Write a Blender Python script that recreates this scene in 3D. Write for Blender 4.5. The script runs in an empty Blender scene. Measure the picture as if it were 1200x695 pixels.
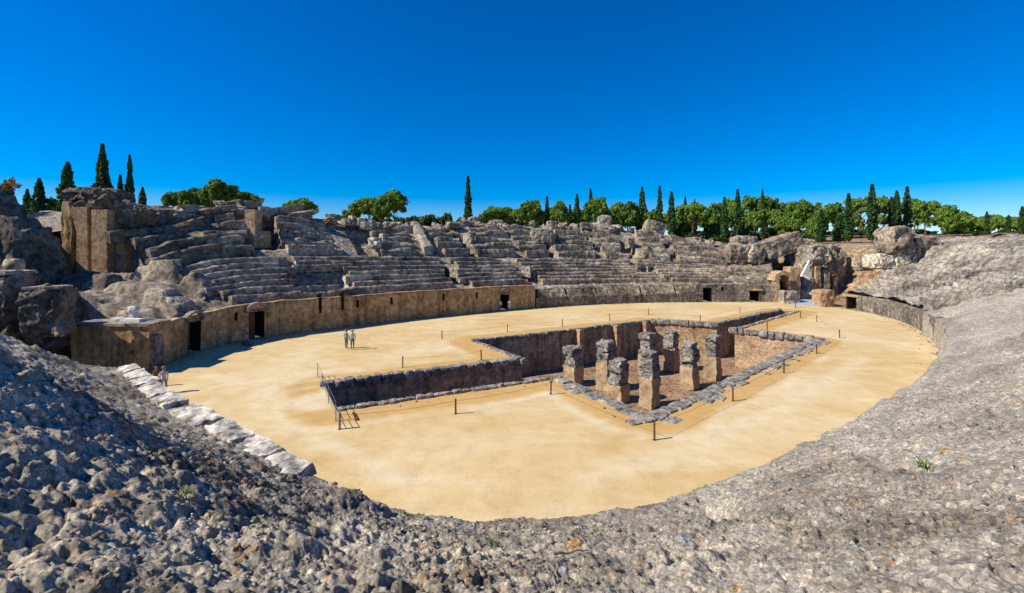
import bpy, bmesh, math, random
import numpy as np
from mathutils import Vector, Matrix
from mathutils.geometry import delaunay_2d_cdt

sc = bpy.context.scene
col = sc.collection
R = math.radians

# ------------------------------------------------------------------ camera, sky, sun, exposure
F, H, HV = 520.0, 9.4, 287.0          # focal length (photo px), eye height (m), horizon row
cd = bpy.data.cameras.new('camera')
cd.sensor_fit = 'HORIZONTAL'; cd.sensor_width = 36.0
cd.lens = 36.0 * F / 1200.0
cd.shift_y = -(347.5 - HV) / 1200.0
cd.clip_start = 0.05; cd.clip_end = 6000
cam = bpy.data.objects.new('camera', cd); col.objects.link(cam)
cam.location = (0, 0, H); cam.rotation_euler = (R(90), 0, 0)
sc.camera = cam

SUN_EL = R(41.5)
SUN_AZ = math.atan2(-0.965, -0.26)      # x, y of the direction to the sun
w = bpy.data.worlds.new('World'); sc.world = w; w.use_nodes = True
nt = w.node_tree
sky = nt.nodes.new('ShaderNodeTexSky'); sky.sky_type = 'NISHITA'; sky.sun_disc = False
sky.sun_elevation = SUN_EL; sky.sun_rotation = SUN_AZ
sky.altitude = 0; sky.air_density = 1.0; sky.dust_density = 0.0; sky.ozone_density = 10.0
hs = nt.nodes.new('ShaderNodeHueSaturation'); hs.inputs['Saturation'].default_value = 1.50
hs.inputs['Hue'].default_value = 0.508
nt.links.new(sky.outputs[0], hs.inputs['Color'])
bg = nt.nodes['Background']; bg.inputs[1].default_value = 0.10
nt.links.new(hs.outputs[0], bg.inputs[0])
sd = bpy.data.lights.new('sun', 'SUN'); sd.energy = 4.8; sd.angle = R(0.5); sd.color = (1.0, 0.93, 0.80)
sun = bpy.data.objects.new('sun', sd); col.objects.link(sun)
tosun = Vector((math.sin(SUN_AZ) * math.cos(SUN_EL), math.cos(SUN_AZ) * math.cos(SUN_EL), math.sin(SUN_EL)))
sun.rotation_euler = tosun.to_track_quat('Z', 'Y').to_euler(); sun.location = tosun * 100
sc.view_settings.view_transform = 'Standard'; sc.view_settings.look = 'None'
sc.view_settings.exposure = 0.45; sc.view_settings.gamma = 1.0
sc.cycles.use_denoising = True
sc.cycles.max_bounces = 6

random.seed(7)
# ------------------------------------------------------------------ numpy noise
def _hash(x, y, z, seed):
    h = (x * 374761393 + y * 668265263 + z * 2147483647 + seed * 974634777) & 0xFFFFFFFF
    h = ((h ^ (h >> 13)) * 1274126177) & 0xFFFFFFFF
    h = ((h ^ (h >> 16)) * 2246822519) & 0xFFFFFFFF
    return (h ^ (h >> 15)) / 4294967295.0 * 2 - 1

def vnoise(x, y, z, seed=0):
    x, y, z = np.broadcast_arrays(np.asarray(x, float), np.asarray(y, float), np.asarray(z, float))
    xi, yi, zi = (np.floor(a).astype(np.int64) for a in (x, y, z))
    fx, fy, fz = x - xi, y - yi, z - zi
    fx, fy, fz = (f * f * (3 - 2 * f) for f in (fx, fy, fz))
    def c(a, b, d): return _hash(xi + a, yi + b, zi + d, seed)
    x00 = c(0,0,0) * (1-fx) + c(1,0,0) * fx
    x10 = c(0,1,0) * (1-fx) + c(1,1,0) * fx
    x01 = c(0,0,1) * (1-fx) + c(1,0,1) * fx
    x11 = c(0,1,1) * (1-fx) + c(1,1,1) * fx
    return (x00 * (1-fy) + x10 * fy) * (1-fz) + (x01 * (1-fy) + x11 * fy) * fz

def fbm(x, y, z, oct=4, seed=0, gain=0.5):
    t, a, f, n = 0.0, 1.0, 1.0, 0.0
    for o in range(oct):
        t = t + a * vnoise(np.asarray(x) * f + 17.3 * o, np.asarray(y) * f + 5.1 * o, np.asarray(z) * f + 9.7 * o, seed + o)
        n += a; a *= gain; f *= 2.03
    return t / n

def fbm3(P, scale, oct=4, seed=0, gain=0.5):
    x, y, z = P[:, 0] / scale, P[:, 1] / scale, P[:, 2] / scale
    return np.stack([fbm(x, y, z, oct, seed, gain), fbm(x, y, z, oct, seed + 50, gain), fbm(x, y, z, oct, seed + 100, gain)], 1)

def sstep(a, b, x):
    t = np.clip((np.asarray(x, float) - a) / (b - a), 0, 1)
    return t * t * (3 - 2 * t)

# ------------------------------------------------------------------ mesh helpers
def mk_mesh(name, V, Q, mats, smooth=False, mat_idx=None):
    """V (n,3); Q list/array of faces, all quads or all tris when an array, or a list of lists"""
    me = bpy.data.meshes.new(name)
    V = np.asarray(V, float)
    if isinstance(Q, np.ndarray):
        k = Q.shape[1]
        me.vertices.add(len(V)); me.vertices.foreach_set('co', V.ravel())
        me.loops.add(Q.size); me.loops.foreach_set('vertex_index', Q.ravel().astype(np.int32))
        me.polygons.add(len(Q))
        me.polygons.foreach_set('loop_start', np.arange(len(Q), dtype=np.int32) * k)
        me.polygons.foreach_set('loop_total', np.full(len(Q), k, dtype=np.int32))
    else:
        me.from_pydata(V.tolist(), [], [list(map(int, f)) for f in Q])
    for m in (mats if isinstance(mats, (list, tuple)) else [mats]):
        me.materials.append(m)
    if mat_idx is not None:
        me.polygons.foreach_set('material_index', np.asarray(mat_idx, dtype=np.int32))
    if smooth:
        me.polygons.foreach_set('use_smooth', np.ones(len(me.polygons), dtype=bool))
    me.update(calc_edges=True); me.validate()
    return me

def link(name, me, parent=None, loc=None, rotz=None):
    o = bpy.data.objects.new(name, me); col.objects.link(o)
    if parent is not None: o.parent = parent
    if loc is not None: o.location = loc
    if rotz is not None: o.rotation_euler = (0, 0, rotz)
    return o

def tag(o, label=None, cat=None, group=None, kind=None):
    if label: o['label'] = label
    if cat: o['category'] = cat
    if group: o['group'] = group
    if kind: o['kind'] = kind
    return o

def empty(name, loc, label, cat, group=None, rotz=0):
    e = bpy.data.objects.new(name, None); col.objects.link(e)
    e.location = loc; e.rotation_euler = (0, 0, rotz); e.empty_display_size = 0.3
    e['kind'] = 'thing'
    return tag(e, label, cat, group)

def grid_faces(n, m):
    i = np.arange((n - 1) * (m - 1)); a = (i // (m - 1)) * m + i % (m - 1)
    return np.stack([a, a + 1, a + m + 1, a + m], 1)

class MB:
    def __init__(s): s.v, s.f, s.n = [], [], 0
    def add(s, V, Fc):
        V = np.asarray(V, float)
        s.v.append(V); s.f += [[int(i) + s.n for i in f] for f in Fc]; s.n += len(V)
        return s
    def box(s, c, sz, rz=0):
        x, y, z = (a / 2 for a in sz)
        V = np.array([[-x,-y,-z],[x,-y,-z],[x,y,-z],[-x,y,-z],[-x,-y,z],[x,-y,z],[x,y,z],[-x,y,z]])
        cr, sr = math.cos(rz), math.sin(rz)
        V = np.stack([V[:,0]*cr - V[:,1]*sr + c[0], V[:,0]*sr + V[:,1]*cr + c[1], V[:,2] + c[2]], 1)
        return s.add(V, [[3,2,1,0],[4,5,6,7],[0,1,5,4],[1,2,6,5],[2,3,7,6],[3,0,4,7]])
    def tube(s, a, b, r0, r1=None, n=6):
        r1 = r0 if r1 is None else r1
        a, b = Vector(a), Vector(b); d = (b - a).normalized()
        q = d.orthogonal().normalized(); p = d.cross(q)
        V = []
        for c, r in ((a, r0), (b, r1)):
            for k in range(n):
                t = 2 * math.pi * k / n
                V.append(c + q * (r * math.cos(t)) + p * (r * math.sin(t)))
        Fc = [[k, (k+1) % n, n + (k+1) % n, n + k] for k in range(n)] + [list(range(n))[::-1], list(range(n, 2*n))]
        return s.add([tuple(v) for v in V], Fc)
    def mesh(s, name, mats, smooth=False):
        return mk_mesh(name, np.concatenate(s.v), s.f, mats, smooth)

def box_grid(n):
    """unit cube [-1,1] with n x n quads on each face"""
    t = np.linspace(-1, 1, n + 1); A, B = np.meshgrid(t, t, indexing='ij'); a, b = A.ravel(), B.ravel(); o = np.ones_like(a)
    fq = grid_faces(n + 1, n + 1)
    Vs = [np.stack(x, 1) for x in ((a, b, o), (b, a, -o), (b, o, a), (a, -o, b), (o, a, b), (-o, b, a))]
    V = np.concatenate(Vs); Q = np.concatenate([fq + i * len(a) for i in range(6)])
    return V, Q

def rough(size, amp=0.15, scale=1.0, n=12, rnd=0.3, seed=0, taper=0.0, oct=4, shear=(0, 0)):
    """a weathered block: base at z = 0, noise-worn, partly rounded"""
    V, Q = box_grid(n)
    Sp = V / np.linalg.norm(V, axis=1, keepdims=True) * 1.15
    V = V * (1 - rnd) + Sp * rnd
    sz = np.array(size) / 2
    V = V * sz
    t = (V[:, 2] / sz[2] + 1) / 2
    V[:, 0] *= 1 - taper * t; V[:, 1] *= 1 - taper * t
    V[:, 0] += shear[0] * t; V[:, 1] += shear[1] * t
    P = V + np.array([seed * 13.7, seed * 7.1, seed * 3.3])
    V = V + fbm3(P, scale, oct, seed, 0.55) * amp
    if n >= 14: V = V + fbm3(P, scale * .28, 3, seed + 7, 0.6) * amp * .35
    V[:, 2] += sz[2]
    return V, Q

def rough_obj(name, pos, size, mat, amp=0.15, scale=1.0, n=12, rnd=0.3, seed=0, taper=0.0, rotz=0, parent=None, shear=(0, 0), oct=4, tilt=(0, 0), smooth=False):
    V, Q = rough(size, amp, scale, n, rnd, seed, taper, oct, shear)
    o = link(name, mk_mesh(name, V, Q, mat, smooth), parent, pos)
    o.rotation_euler = (tilt[0], tilt[1], rotz)
    return o

# ------------------------------------------------------------------ pixel <-> place
def G(u, v, z=0.0):
    k = (H - z) / (v - HV); return np.array([(u - 600) * k, F * k])
def Dp(u, v, Y):
    return np.array([(u - 600) * Y / F, Y, H - (v - HV) * Y / F])
def proj(x, y, z): return 600 + F * x / y, HV + F * (H - z) / y

# ------------------------------------------------------------------ podium curve of the arena
base_px = [(178,434),(200,424),(228,413),(262,404.5),(300,397),(380,386.6),(440,379),(500,372.5),(590,364),(630,361),(700,357),(760,355),(830,354),(884,354),(922,355)]
pts = [G(u, v) for u, v in base_px]
pts += [np.array(p) for p in ((47.6,68.8),(49.4,63.5),(48.7,57.0),(45.6,50.0),(41.2,43.2),(36.6,37.6),(30.0,30.6),(23.4,24.8),(18.6,21.0),(13.2,17.2),(7.9,13.75),(4.6,12.0),(2.15,11.2),(0,10.9),(-2.1,11.05),(-3.9,11.75),(-5.8,12.8),(-8.75,15.1),(-14.9,19.3),(-20.7,24.2),(-25.2,28.6))]
pts = np.array(pts)
def catmull(P, closed=True, step=0.25):
    n = len(P); out = []
    for i in range(n):
        p0, p1, p2, p3 = P[i-1], P[i], P[(i+1) % n], P[(i+2) % n]
        L = np.linalg.norm(p2 - p1); m = max(2, int(L / step))
        t = np.linspace(0, 1, m, endpoint=False)[:, None]
        out.append(0.5 * ((2*p1) + (-p0+p2)*t + (2*p0-5*p1+4*p2-p3)*t**2 + (-p0+3*p1-3*p2+p3)*t**3))
    return np.concatenate(out)
CP = catmull(pts)
def csmooth(A, sig):
    k = int(sig * 3); wgt = np.exp(-0.5 * (np.arange(-k, k+1) / sig) ** 2); wgt /= wgt.sum()
    return sum(wg * np.roll(A, -j, axis=0) for wg, j in zip(wgt, range(-k, k+1)))
seg = np.linalg.norm(np.roll(CP, -1, 0) - CP, axis=1)
CS = np.concatenate([[0], np.cumsum(seg)]); LEN = CS[-1]
su = np.arange(0, LEN, 0.25)
CPx = np.interp(su, CS, np.append(CP[:, 0], CP[0, 0])); CPy = np.interp(su, CS, np.append(CP[:, 1], CP[0, 1]))
CP = csmooth(np.stack([CPx, CPy], 1), 3)
T = csmooth(np.roll(CP, -1, 0) - np.roll(CP, 1, 0), 14)
T /= np.linalg.norm(T, axis=1, keepdims=True)
NRM = np.stack([-T[:, 1], T[:, 0]], 1)
NS = len(CP); DS = LEN / NS
SARR = np.arange(NS) * DS
def sd2xy(s, d):
    s = np.mod(np.asarray(s, float), LEN)
    sx = np.append(SARR, LEN)
    f = lambda a: np.interp(s, sx, np.append(a, a[0]))
    return f(CP[:, 0]) + f(NRM[:, 0]) * d, f(CP[:, 1]) + f(NRM[:, 1]) * d
def s_near(x, y):
    return SARR[np.argmin((CP[:, 0] - x) ** 2 + (CP[:, 1] - y) ** 2)]
S_R = s_near(45.6, 50.0)                # where the far and right stands end
S_L = s_near(-20.7, 24.2)               # left end of the near bank
def Su(u, d=0.0):
    m = SARR <= S_R
    x, y = CP[m, 0] + NRM[m, 0] * d, CP[m, 1] + NRM[m, 1] * d
    return SARR[m][np.argmin(np.abs(600 + F * x / y - u))]
def xy2sd(x, y):
    s = np.empty(len(x)); d = np.empty(len(x))
    for i in range(0, len(x), 20000):
        dx = x[i:i+20000, None] - CP[None, ::2, 0]; dy = y[i:i+20000, None] - CP[None, ::2, 1]
        k = np.argmin(dx * dx + dy * dy, 1) * 2
        ex, ey = x[i:i+20000] - CP[k, 0], y[i:i+20000] - CP[k, 1]
        d[i:i+20000] = ex * NRM[k, 0] + ey * NRM[k, 1]
        s[i:i+20000] = SARR[k] + ex * T[k, 0] + ey * T[k, 1]
    return s, d

# ------------------------------------------------------------------ profile of the seating bowl
DK = np.array([0, 1.8, 5, 9, 11, 14, 20, 27.0])
def zcol(px, d):
    ks, kz = [], []
    for u, v in px:
        s = Su(u, d); x, y = sd2xy(s, d); ks.append(s); kz.append(H - (v - HV) * float(y) / F)
    return ks, kz
S_G0, S_G1 = s_near(44.0, 71.9), s_near(49.0, 65.8)     # entrance gap on the far right
s_n1, s_n2, s_n3, s_n4 = s_near(36.6, 37.6), s_near(23.4, 24.8), s_near(-3.9, 11.75), s_near(-8.75, 15.1)
low9 = zcol([(150,326),(200,318),(245,302),(400,300),(560,302),(650,303),(760,305),(830,309),(870,313),(915,317)], 9)
rim = zcol([(120,262),(150,254),(175,249),(190,246),(215,241),(240,238),(290,237),(330,243),(355,250),(385,258),(430,263),(500,263),(560,262),(640,262),(700,265),(770,270),(830,282),(880,290)], 20)
nr = [(S_G1, 'R'), (s_near(48.7, 57.0), 'R'), (S_R, 'R'), (s_n1, 'RN'), (s_n2, 'N'), (s_n3, 'N'), (s_n4, 'NL'), (s_near(-14.9, 19.3), 'L'), (LEN, 'L')]
prof = {'R': (2.2, 3.0, 4.5, 6.2, 5.9, 9.4, 10.5, 10.8), 'RN': (2.4, 3.2, 4.7, 6.4, 7.0, 8.6, 10.2, 10.5),
        'N': (2.5, 3.4, 5.0, 6.95, 7.75, 8.4, 9.6, 10.0), 'NL': (2.6, 3.05, 5.0, 7.4, 8.3, 8.6, 9.0, 9.0), 'L': (2.7, 3.15, 5.5, 7.9, 8.5, 8.7, 9.0, 9.0)}
ZT = []
for k, d in enumerate(DK):
    ks, kz = [], []
    if d == 0: ks, kz = [0, Su(625), Su(632), Su(900)], [3.5, 3.4, 3.0, 3.0]
    elif d == 1.8: ks, kz = [0, Su(625), Su(632), Su(900)], [3.7, 3.7, 3.6, 3.4]
    elif d == 9: ks, kz = low9
    elif d == 20: ks, kz = rim
    ks, kz = list(ks), list(kz)
    for s, key in nr: ks.append(s); kz.append(prof[key][k])
    ZT.append([ks, kz])
sG = np.append(SARR, LEN)
ZA = [np.interp(sG, *map(np.array, zip(*sorted(zip(a, b))))) if len(a) > len(nr) else None for a, b in ZT]
far = sG < S_G1 - 0.1
for k, d in enumerate(DK):
    if ZA[k] is None:
        near_v = np.interp(sG, ZT[k][0], ZT[k][1])
        fv = {5: ZA[1] + (ZA[3] - ZA[1]) * 0.46, 11: ZA[3] + 0.35, 14: ZA[3] + 0.8 + (ZA[6] - ZA[3] - .8) * 0.36, 27: ZA[6] - 1.2}[int(d)]
        ZA[k] = np.where(far, fv, near_v)
ZA = np.stack([csmooth(z[:-1, None], 5)[:, 0] for z in ZA])
def zprof(s, d):
    s = np.mod(np.asarray(s, float), LEN); d = np.asarray(d, float)
    i = np.clip((s / DS).astype(int), 0, NS - 1)
    k = np.clip(np.searchsorted(DK, d, side='right') - 1, 0, len(DK) - 2)
    t = np.clip((d - DK[k]) / (DK[k+1] - DK[k]), 0, 1)
    return ZA[k, i] * (1 - t) + ZA[k+1, i] * t

# ------------------------------------------------------------------ materials
def new_mat(name, rough=0.9):
    m = bpy.data.materials.new(name); m.use_nodes = True
    n = m.node_tree.nodes; b = n['Principled BSDF']
    b.inputs['Roughness'].default_value = rough; b.inputs['Specular IOR Level'].default_value = 0.2
    return m, n, m.node_tree.links, b
def nz(n, l, vec, scale, detail=5, rgh=0.6, dist=0.0):
    t = n.new('ShaderNodeTexNoise'); t.inputs['Scale'].default_value = scale
    t.inputs['Detail'].default_value = detail; t.inputs['Roughness'].default_value = rgh; t.inputs['Distortion'].default_value = dist
    l.new(vec, t.inputs['Vector']); return t.outputs['Fac']
def ramp(n, l, fac, stops):
    r = n.new('ShaderNodeValToRGB'); e = r.color_ramp.elements
    while len(e) < len(stops): e.new(0.5)
    for i, (p, c) in enumerate(stops): e[i].position = p; e[i].color = (*c, 1) if len(c) == 3 else c
    l.new(fac, r.inputs[0]); return r.outputs[0]
def mix(n, l, fac, a, b, mode='MIX'):
    m = n.new('ShaderNodeMix'); m.data_type = 'RGBA'; m.blend_type = mode
    if isinstance(fac, (int, float)): m.inputs[0].default_value = fac
    else: l.new(fac, m.inputs[0])
    for sck, v in ((m.inputs[6], a), (m.inputs[7], b)):
        if isinstance(v, tuple): sck.default_value = (*v, 1)
        else: l.new(v, sck)
    return m.outputs[2]
def math_n(n, l, op, a, b=None):
    m = n.new('ShaderNodeMath'); m.operation = op
    for i, v in enumerate((a, b)):
        if v is None: continue
        if isinstance(v, (int, float)): m.inputs[i].default_value = v
        else: l.new(v, m.inputs[i])
    return m.outputs[0]
def bump(n, l, b, h, strength=0.6, dist=0.05, prev=None):
    k = n.new('ShaderNodeBump'); k.inputs['Strength'].default_value = strength; k.inputs['Distance'].default_value = dist
    l.new(h, k.inputs['Height'])
    if prev is not None: l.new(prev, k.inputs['Normal'])
    l.new(k.outputs[0], b.inputs['Normal']); return k.outputs[0]
BW = lambda p, a=0.0, b=1.0: None
def mask(n, l, fac, lo, hi):
    return ramp(n, l, fac, [(lo, (0, 0, 0)), (hi, (1, 1, 1))])

def rock_mat(name, dark, mid, light, s1=0.35, fine=5.0, lichen=None, lichen_lo=0.62, bump_d=0.08, streak=False, tan=None, fc=0.85):
    m, n, l, b = new_mat(name)
    pos = n.new('ShaderNodeNewGeometry').outputs['Position']
    a = nz(n, l, pos, s1, 6, 0.65)
    c = ramp(n, l, a, [(0.33, dark), (0.5, mid), (0.68, light)])
    f = nz(n, l, pos, fine, 6, 0.7)
    c = mix(n, l, fc, c, ramp(n, l, f, [(0.36, (0.18,)*3), (0.5, (0.9,)*3), (0.64, (1.7, 1.65, 1.6))]), 'MULTIPLY')
    if tan:
        t = nz(n, l, pos, s1 * 2.3, 4, 0.6)
        c = mix(n, l, mask(n, l, t, 0.55, 0.68), c, tan)
    if streak:
        mp = n.new('ShaderNodeMapping'); mp.inputs['Scale'].default_value = (1.6, 1.6, 0.14)
        l.new(pos, mp.inputs['Vector'])
        st = nz(n, l, mp.outputs[0], 1.0, 5, 0.65)
        c = mix(n, l, mask(n, l, st, 0.48, 0.62), c, mix(n, l, 0.6, c, (0.34, 0.31, 0.29), 'MULTIPLY'))
    if lichen:
        t = nz(n, l, pos, 1.7, 5, 0.7)
        c = mix(n, l, mask(n, l, t, lichen_lo, lichen_lo + 0.06), c, lichen)
    l.new(c, b.inputs['Base Color'])
    h = nz(n, l, pos, fine * 0.6, 8, 0.7)
    bump(n, l, b, h, 0.8, bump_d)
    return m

M = {}
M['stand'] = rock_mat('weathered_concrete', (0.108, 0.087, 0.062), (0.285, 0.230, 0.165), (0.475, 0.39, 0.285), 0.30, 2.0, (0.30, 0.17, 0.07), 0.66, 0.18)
M['stand_dark'] = rock_mat('shaded_weathered_concrete', (0.068, 0.054, 0.039), (0.158, 0.127, 0.090), (0.28, 0.228, 0.167), 0.35, 2.0, None, 0.7, 0.18)  # darker copy of stand, with shade put into the colour of shaded ruins
M['rubble'] = rock_mat('pale_rubble', (0.17, 0.145, 0.12), (0.30, 0.26, 0.21), (0.42, 0.36, 0.28), 0.6, 3.0, None, 0.7, 0.12, tan=(0.38, 0.27, 0.16))
M['podium'] = rock_mat('brown_podium_plaster', (0.30, 0.185, 0.085), (0.47, 0.305, 0.14), (0.56, 0.39, 0.205), 0.5, 2.2, None, 0.7, 0.05, streak=True, fc=.55)
M['podium_grey'] = rock_mat('grey_podium_stone', (0.12, 0.105, 0.088), (0.21, 0.185, 0.15), (0.30, 0.265, 0.215), 0.5, 2.6, None, 0.7, 0.06, streak=True)
M['pale'] = rock_mat('pale_worn_concrete', (0.12, 0.103, 0.082), (0.27, 0.24, 0.195), (0.42, 0.37, 0.295), 0.20, 1.8, (0.34, 0.22, 0.11), 0.64, 0.2)
M['tan'] = rock_mat('tan_masonry', (0.26, 0.165, 0.085), (0.42, 0.28, 0.155), (0.52, 0.37, 0.22), 0.6, 3.0, None, 0.7, 0.04, fc=.6)
M['pit'] = rock_mat('pit_masonry', (0.17, 0.125, 0.085), (0.36, 0.265, 0.175), (0.48, 0.36, 0.24), 0.45, 2.6, None, 0.7, 0.10, streak=True, fc=.6)
M['brick'] = rock_mat('worn_brickwork', (0.26, 0.16, 0.10), (0.43, 0.29, 0.18), (0.52, 0.38, 0.245), 0.8, 5.0, None, 0.7, 0.08, fc=.6)
M['rim'] = rock_mat('grey_rim_stone', (0.12, 0.11, 0.10), (0.24, 0.22, 0.19), (0.38, 0.34, 0.29), 0.9, 4.0, (0.30, 0.22, 0.09), 0.66, 0.06)
M['pit_floor'] = rock_mat('pit_floor_earth', (0.18, 0.11, 0.06), (0.30, 0.19, 0.11), (0.38, 0.27, 0.17), 0.5, 3.0, None, 0.7, 0.04)
M['slab'] = rock_mat('white_marble_slab', (0.14, 0.13, 0.12), (0.52, 0.48, 0.42), (0.66, 0.61, 0.54), 1.3, 2.2, None, 0.7, 0.02)
M['earth'] = rock_mat('ochre_earth', (0.18, 0.115, 0.065), (0.30, 0.19, 0.11), (0.38, 0.28, 0.17), 0.08, 1.2, (0.12, 0.12, 0.04), 0.6, 0.1)
M['cream'] = rock_mat('cream_limestone', (0.42, 0.35, 0.25), (0.58, 0.50, 0.37), (0.66, 0.58, 0.45), 0.8, 3.0, None, 0.7, 0.05)

def near_mat():
    m, n, l, b = new_mat('near_rubble_concrete')
    pos = n.new('ShaderNodeNewGeometry').outputs['Position']
    sx = n.new('ShaderNodeSeparateXYZ'); l.new(pos, sx.inputs[0])
    a = nz(n, l, pos, 0.45, 6, 0.65)
    c = ramp(n, l, a, [(0.38, (0.12, 0.103, 0.082)), (0.5, (0.26, 0.228, 0.18)), (0.62, (0.42, 0.37, 0.295))])
    # more pale mortar towards the right-hand bank
    wx = n.new('ShaderNodeMapRange'); wx.inputs[1].default_value = -6; wx.inputs[2].default_value = 14
    l.new(sx.outputs[0], wx.inputs[0])
    pale = mix(n, l, nz(n, l, pos, 1.1, 5, 0.7), (0.29, 0.265, 0.22), (0.54, 0.48, 0.385))
    c = mix(n, l, math_n(n, l, 'MULTIPLY', wx.outputs[0], 0.75), c, pale)
    # tan / ochre mortar patches
    c = mix(n, l, math_n(n, l, 'MULTIPLY', mask(n, l, nz(n, l, pos, 1.4, 6, 0.7), 0.54, 0.70), 0.7), c, (0.36, 0.25, 0.15))
    # aggregate: stones of different greys
    v = n.new('ShaderNodeTexVoronoi'); v.inputs['Scale'].default_value = 11.0; v.inputs['Randomness'].default_value = 1.0
    l.new(pos, v.inputs['Vector'])
    g = n.new('ShaderNodeSeparateColor'); l.new(v.outputs['Color'], g.inputs[0])
    st = ramp(n, l, g.outputs[0], [(0.0, (0.35,)*3), (0.35, (0.75,)*3), (0.75, (1.05,)*3), (1.0, (1.9, 1.85, 1.75))])
    c = mix(n, l, 0.55, c, st, 'MULTIPLY')
    v2 = n.new('ShaderNodeTexVoronoi'); v2.inputs['Scale'].default_value = 34.0; l.new(pos, v2.inputs['Vector'])
    g2 = n.new('ShaderNodeSeparateColor'); l.new(v2.outputs['Color'], g2.inputs[0])
    c = mix(n, l, 0.6, c, ramp(n, l, g2.outputs[1], [(0.0, (0.45,)*3), (0.5, (0.95,)*3), (1.0, (1.7,)*3)]), 'MULTIPLY')
    wl = math_n(n, l, 'MULTIPLY', mask(n, l, nz(n, l, pos, 3.1, 5, 0.7), 0.52, 0.64), mask(n, l, nz(n, l, pos, 26, 5, 0.7), 0.46, 0.60))
    c = mix(n, l, math_n(n, l, 'MULTIPLY', wl, 0.75), c, (0.50, 0.46, 0.41))
    dk = mask(n, l, nz(n, l, pos, 5.5, 6, 0.75), 0.56, 0.68)
    c = mix(n, l, math_n(n, l, 'MULTIPLY', dk, 0.6), c, (0.06, 0.055, 0.05))
    c = mix(n, l, 0.8, c, ramp(n, l, nz(n, l, pos, 0.22, 7, 0.72), [(0.36, (0.62, 0.58, 0.54)), (0.5, (0.98, 0.97, 0.96)), (0.64, (1.2, 1.18, 1.14))]), 'MULTIPLY')
    # lichen
    li = math_n(n, l, 'MULTIPLY', mask(n, l, nz(n, l, pos, 2.1, 3, 0.5), 0.64, 0.70), mask(n, l, nz(n, l, pos, 14, 4, 0.7), 0.50, 0.58))
    c = mix(n, l, li, c, (0.42, 0.20, 0.05))
    l.new(c, b.inputs['Base Color'])
    p = bump(n, l, b, v.outputs['Distance'], 0.5, 0.03)
    bump(n, l, b, nz(n, l, pos, 22, 8, 0.75), 0.9, 0.03, p)
    return m
M['near'] = near_mat()

def sand_mat():
    m, n, l, b = new_mat('arena_sand', 0.95)
    pos = n.new('ShaderNodeNewGeometry').outputs['Position']
    at = n.new('ShaderNodeAttribute'); at.attribute_name = 'raw_sand'
    big = nz(n, l, pos, 0.10, 5, 0.6, 0.6)
    c = ramp(n, l, big, [(0.36, (0.56, 0.39, 0.17)), (0.5, (0.60, 0.445, 0.22)), (0.64, (0.64, 0.505, 0.29))])
    mp = n.new('ShaderNodeMapping'); mp.inputs['Rotation'].default_value = (0, 0, R(-42)); mp.inputs['Scale'].default_value = (0.12, 0.5, 1)
    l.new(pos, mp.inputs['Vector'])
    stv = nz(n, l, mp.outputs[0], 1.0, 6, 0.65, 0.4)
    c = mix(n, l, math_n(n, l, 'MULTIPLY', mask(n, l, stv, 0.5, 0.66), 0.45), c, (0.68, 0.57, 0.37))
    c = mix(n, l, at.outputs['Fac'], c, (0.52, 0.31, 0.10))
    at2 = n.new('ShaderNodeAttribute'); at2.attribute_name = 'trail'
    c = mix(n, l, math_n(n, l, 'MULTIPLY', at2.outputs['Fac'], 0.6), c, (0.70, 0.60, 0.42))
    sm = nz(n, l, pos, 0.9, 6, 0.7)
    c = mix(n, l, 0.5, c, ramp(n, l, sm, [(0.3, (0.78, 0.74, 0.66)), (0.5, (1.0, 1.0, 1.0)), (0.7, (1.12, 1.13, 1.15))]), 'MULTIPLY')
    tr = nz(n, l, pos, 0.35, 6, 0.75, 1.5)
    c = mix(n, l, 0.5, c, ramp(n, l, tr, [(0.35, (0.86, 0.80, 0.70)), (0.5, (1.0,)*3), (0.65, (1.06, 1.07, 1.1))]), 'MULTIPLY')
    gr = nz(n, l, pos, 11, 4, 0.8)
    c = mix(n, l, 0.35, c, ramp(n, l, gr, [(0.3, (0.7,)*3), (0.5, (1,)*3), (0.7, (1.2,)*3)]), 'MULTIPLY')
    l.new(c, b.inputs['Base Color'])
    bump(n, l, b, nz(n, l, pos, 3, 8, 0.7), 0.35, 0.05)
    return m
M['sand'] = sand_mat()

def flat_mat(name, c, rough=0.8, var=0.25, scale=4.0, metal=0.0):
    m, n, l, b = new_mat(name, rough)
    tc = n.new('ShaderNodeTexCoord').outputs['Object']
    f = nz(n, l, tc, scale, 4, 0.6)
    cc = ramp(n, l, f, [(0.3, tuple(x * (1 - var) for x in c)), (0.7, tuple(min(1, x * (1 + var)) for x in c))])
    l.new(cc, b.inputs['Base Color']); b.inputs['Metallic'].default_value = metal
    return m
M['rust'] = flat_mat('rusted_steel', (0.10, 0.065, 0.045), 0.7)
M['rail'] = flat_mat('painted_steel', (0.12, 0.15, 0.20), 0.5)
M['rope'] = flat_mat('grey_rope', (0.16, 0.12, 0.08), 0.9)
M['wood'] = flat_mat('brown_wood', (0.13, 0.065, 0.03), 0.8, 0.35)
M['dark'] = flat_mat('opening_shade', (0.03, 0.024, 0.02), 0.95)  # near-black colour standing in for shade inside doorways, slits and niches
M['ramp'] = flat_mat('galvanised_ramp', (0.34, 0.40, 0.46), 0.55, 0.12)
M['bark'] = flat_mat('bark', (0.15, 0.10, 0.07), 0.95, 0.4)
M['signwhite'] = flat_mat('pale_stone_sign', (0.6, 0.58, 0.54), 0.8, 0.1)
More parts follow.
